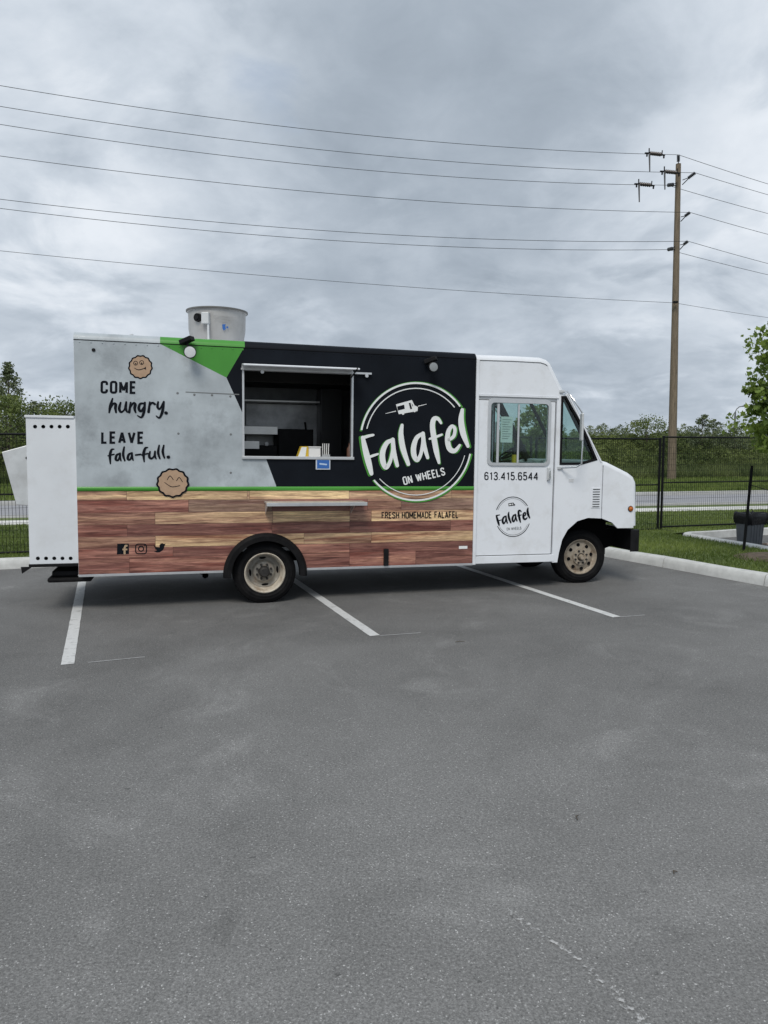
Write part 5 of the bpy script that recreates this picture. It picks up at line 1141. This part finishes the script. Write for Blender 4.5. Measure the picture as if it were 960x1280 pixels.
# far street lamp
lp = CAMP + ray(917.3, 560)*(95/ray(917.3, 560).y); lp.z = 2.0
lamp = empty('street_lamp', lp); tag(lamp, 'distant grey street lamp with curved arm above the shrubs', 'street lamp')
lt = (CAMP + ray(917.3, 512)*(95/ray(917.3, 512).y)).z - 2.0
MB().tube([(0, 0, -1), (0, 0, lt-.3)], [.13, .10], 10).build('column', mat('lamp_grey', (.10, .105, .11), .5), lamp); MB().tube([(0, 0, lt-.35), (.15, 0, lt+.05), (.5, 0, lt+.35), (.95, 0, lt+.45)], .06, 8).build('arm', MATS['lamp_grey'], lamp); MB().box((.9, -.14, lt+.36), (1.35, .14, lt+.48)).build('lamp_head', MATS['lamp_grey'], lamp, bevel=.03)

# ================================================================== VEGETATION
MAPLE = [(0, 0), (.18, -.20), (.10, -.42), (.42, -.34), (.55, -.46), (.62, -.22), (1.0, 0), (.62, .22), (.55, .46), (.42, .34), (.10, .42), (.18, .20)]
def twigs(root, base, h, r0, ends_, m=BARK, name='trunk'):
    t_ = MB(); P = [Vector((0, 0, -.05)), Vector((.02, .01, h*.35)), Vector((-.02, .02, h*.7)), Vector((.0, 0, h))]
    t_.tube(P, [r0, r0*.8, r0*.5, r0*.2], 10)
    for e in ends_:
        e = Vector(e); a = min(.9, max(.25, (e.z-.35*math.hypot(e.x, e.y))/h)); s0 = Vector((0, 0, h*a)); mid_ = s0.lerp(e, .5) + Vector((0, 0, .08*h*.3))
        t_.tube([s0, mid_, e], [r0*.32, r0*.2, r0*.07], 6)
    return t_.build(name, m, root, smooth=60)
def make_tree(name, label, cat, base, h, cz0, cr, nclump, nleaf, lsize, m, spread=.34, shape=None, conic=0.0, group=None, aspect=.55, r0=None):
    o = empty(name, base); tag(o, label, cat, group)
    C = []
    for i in range(nclump):
        u = rng.random()**.7; zz = cz0 + (h-cz0)*(i+.5)/nclump; k = (zz-cz0)/(h-cz0)
        prof = (1-k)**conic*1.0 if conic else math.sqrt(max(0.05, 1-(2*k-0.9)**2*0.85))
        a = i*2.4 + rng.random()*.8; rr = cr*prof*(.35+.65*u); C.append((rr*math.cos(a), rr*math.sin(a), zz))
    twigs(o, base, h*.92, r0 or h*.018, C)
    C = np.array(C); idx = rng.integers(0, nclump, nleaf); sc = spread*(.6+.8*rng.random(nclump))*((1.15-.75*np.arange(nclump)/nclump) if conic else 1.0)
    P = C[idx] + np.clip(rng.normal(size=(nleaf, 3)), -1.7, 1.7)*sc[idx][:, None]*np.array([1, 1, .62])
    tone = np.clip((rng.random(nclump)*.55+.2)[idx], 0, 1)
    leaf_mesh('crown', P, lsize*(.65+.7*rng.random(nleaf)), m, o, aspect, .3, tone, shape); return o
# young maple at the right edge
make_tree('maple_tree', 'young bright green maple tree held by the black stake', 'tree', TREE, 3.68, 1.72, .84, 70, 7000, .085, LEAF_N, .135, MAPLE, r0=.035)
mu = MB(); mu.lathe([(0.0, .05), (.35, .05), (.55, .02), (.72, -.02)], (0, 0, 0), 'Z', 28); mo = mu.build('mulch_ring', SOIL, smooth=60); mo.location = TREE + Vector((-.15, .25, 0)); tag(mo, kind='structure')
# trees standing behind the truck, seen through the cab windows
def shrub_base(px, t_):   # point on the berm line at distance t_ in the direction of a picture column
    d = ray(px, 563); k = t_/(d.x*RDN.x + d.y*RDN.y); x, y = d.x*k, d.y*k; s_ = x*RDX.x + y*RDX.y; return Vector((x, y, berm_h(s_, t_)))
make_tree('verge_tree', 'leafy tree on the verge, seen through the cab windows', 'tree', Vector((3.72, 18.0, .1)), 2.72, 1.9, .55, 16, 900, .12, LEAF_S, .13, None)
# tall sparse tree at the left, others around it
def th(px, py, t_, less=.3):   # height that brings the crown of a tree at this place up to a picture row
    b = shrub_base(px, t_); return (CAMP + ray(px, py)*(b.y/ray(px, py).y)).z - b.z - less
def berm_tree(name, label, cat, px, top, t_, *a, **k): return make_tree(name, label, cat, shrub_base(px, t_), th(px, top, t_), *a, **k)
berm_tree('tall_aspen', 'tall sparse pointed tree rising above the shrubs left of the truck', 'tree', 14, 447, 44, .8, 1.9, 44, 3600, .15, LEAF_W, .27, None, conic=.9)
berm_tree('young_aspen', 'slim young tree peeking over the shrubs beside the tall pointed tree', 'tree', 47, 496, 46, .6, 1.0, 18, 1500, .15, LEAF_W, .28, None, conic=.5)
berm_tree('round_bush', 'rounded green bush on the berm just left of the food truck body', 'bush', 84, 499, 43, .2, 1.9, 26, 4200, .15, LEAF_S, .34, None)
berm_tree('broad_bush', 'broad dark bush at the foot of the tall pointed tree', 'bush', 10, 492, 41, .2, 2.2, 30, 5500, .16, LEAF_S, .38, None)
berm_tree('spindly_bush', 'spindly bush filling the gap between the slim and the rounded one', 'bush', 64, 502, 45, .2, 1.2, 20, 2400, .14, LEAF_S, .3, None)
berm_tree('pole_bush', 'bushy shrub on the berm beside the utility pole', 'bush', 808, 519, 46, .1, 1.5, 22, 3000, .14, LEAF_S, .3, None)
berm_tree('feathery_sapling', 'feathery pale sapling on the berm between pole and street lamp', 'tree', 877, 514, 45, .2, 1.0, 22, 1900, .13, LEAF_W, .24, None, conic=.45)
berm_tree('forked_sapling', 'second feathery sapling crowding the pale one on the berm', 'tree', 891, 519, 46.5, .2, .8, 16, 1300, .12, LEAF_W, .22, None, conic=.5)
berm_tree('lamp_shrub', 'loose shrub on the berm in front of the street lamp', 'bush', 918, 528, 45, .1, 1.1, 18, 1700, .14, LEAF_W, .28, None)
# the mass of brush covering the berm
def brush(n_clump, n_leaf, srange, trange, hmin, hmax, size, m, name, label):
    s0 = rng.uniform(*srange, n_clump); t0 = rng.uniform(*trange, n_clump); hh = rng.uniform(hmin, hmax, n_clump)*(.6+.4*np.sin(s0*.45)*np.sin(t0*.6+s0*.2)+.25)
    X = RDX.x*s0 + RDN.x*t0; Y = RDX.y*s0 + RDN.y*t0; px = 480 + FPX*X/Y; ok = (((px < 150) & (px > -70)) | ((px > 560) & (px < 1030)))
    s0, t0, hh, X, Y = s0[ok], t0[ok], hh[ok], X[ok], Y[ok]; Z = np.array([berm_h(a, b) for a, b in zip(s0, t0)])
    k = len(X); idx = rng.integers(0, k, n_leaf); zz = rng.random(n_leaf)**.8
    r_ = .55*(1.1-zz)
    P = np.stack([X[idx] + rng.normal(size=n_leaf)*r_, Y[idx] + rng.normal(size=n_leaf)*r_, Z[idx] + zz*hh[idx]], 1)
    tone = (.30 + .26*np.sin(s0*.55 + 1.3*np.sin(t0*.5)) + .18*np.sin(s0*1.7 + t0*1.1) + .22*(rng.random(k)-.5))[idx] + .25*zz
    return tag(leaf_mesh(name, P, size*(.6+.8*rng.random(n_leaf)), m, None, .5, .5, np.clip(tone, 0, 1)), label, 'shrubs', kind='stuff')
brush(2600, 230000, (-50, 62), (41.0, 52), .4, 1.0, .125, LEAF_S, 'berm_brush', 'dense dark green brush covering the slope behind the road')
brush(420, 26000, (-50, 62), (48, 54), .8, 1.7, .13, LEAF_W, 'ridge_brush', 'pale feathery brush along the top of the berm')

# tall weedy grass on the lower slope
n = 120000; s0 = rng.uniform(-32, 44, n); t0 = 38 + 8*rng.random(n)**1.3; P = RDX.x*s0 + RDN.x*t0, RDX.y*s0 + RDN.y*t0
px_ = 480 + FPX*P[0]/P[1]; ok = ((px_ < 130) | (px_ > 600)) & (px_ > -60) & (px_ < 1010)
blades('bank_weeds', P[0][ok], P[1][ok], np.array([berm_h(a, b) for a, b in zip(s0[ok], t0[ok])])-.03, 0.55, 0.02, LEAF_B, 'tall pale weedy grass on the lower slope behind the road')

# small litter on the asphalt
def twig(px, py, ln, an, lab):
    p = ground(px, py, .004); o = MB().tube([(-ln/2, 0, .006), (0, .008, .01), (ln/2, -.004, .006)], [.003, .0035, .002], 6).build('twig', BARK); o.location = p; o.rotation_euler = (0, 0, an); tag(o, lab, 'twig')
twig(575, 803, .09, .2, 'short dark twig on the asphalt near the end of the middle parking line')
twig(722, 1023, .045, 1.3, 'dark curled twig lying alone on the open asphalt')
twig(844, 1092, .025, .8, 'tiny bit of litter on the asphalt beyond the gritty scuff line')
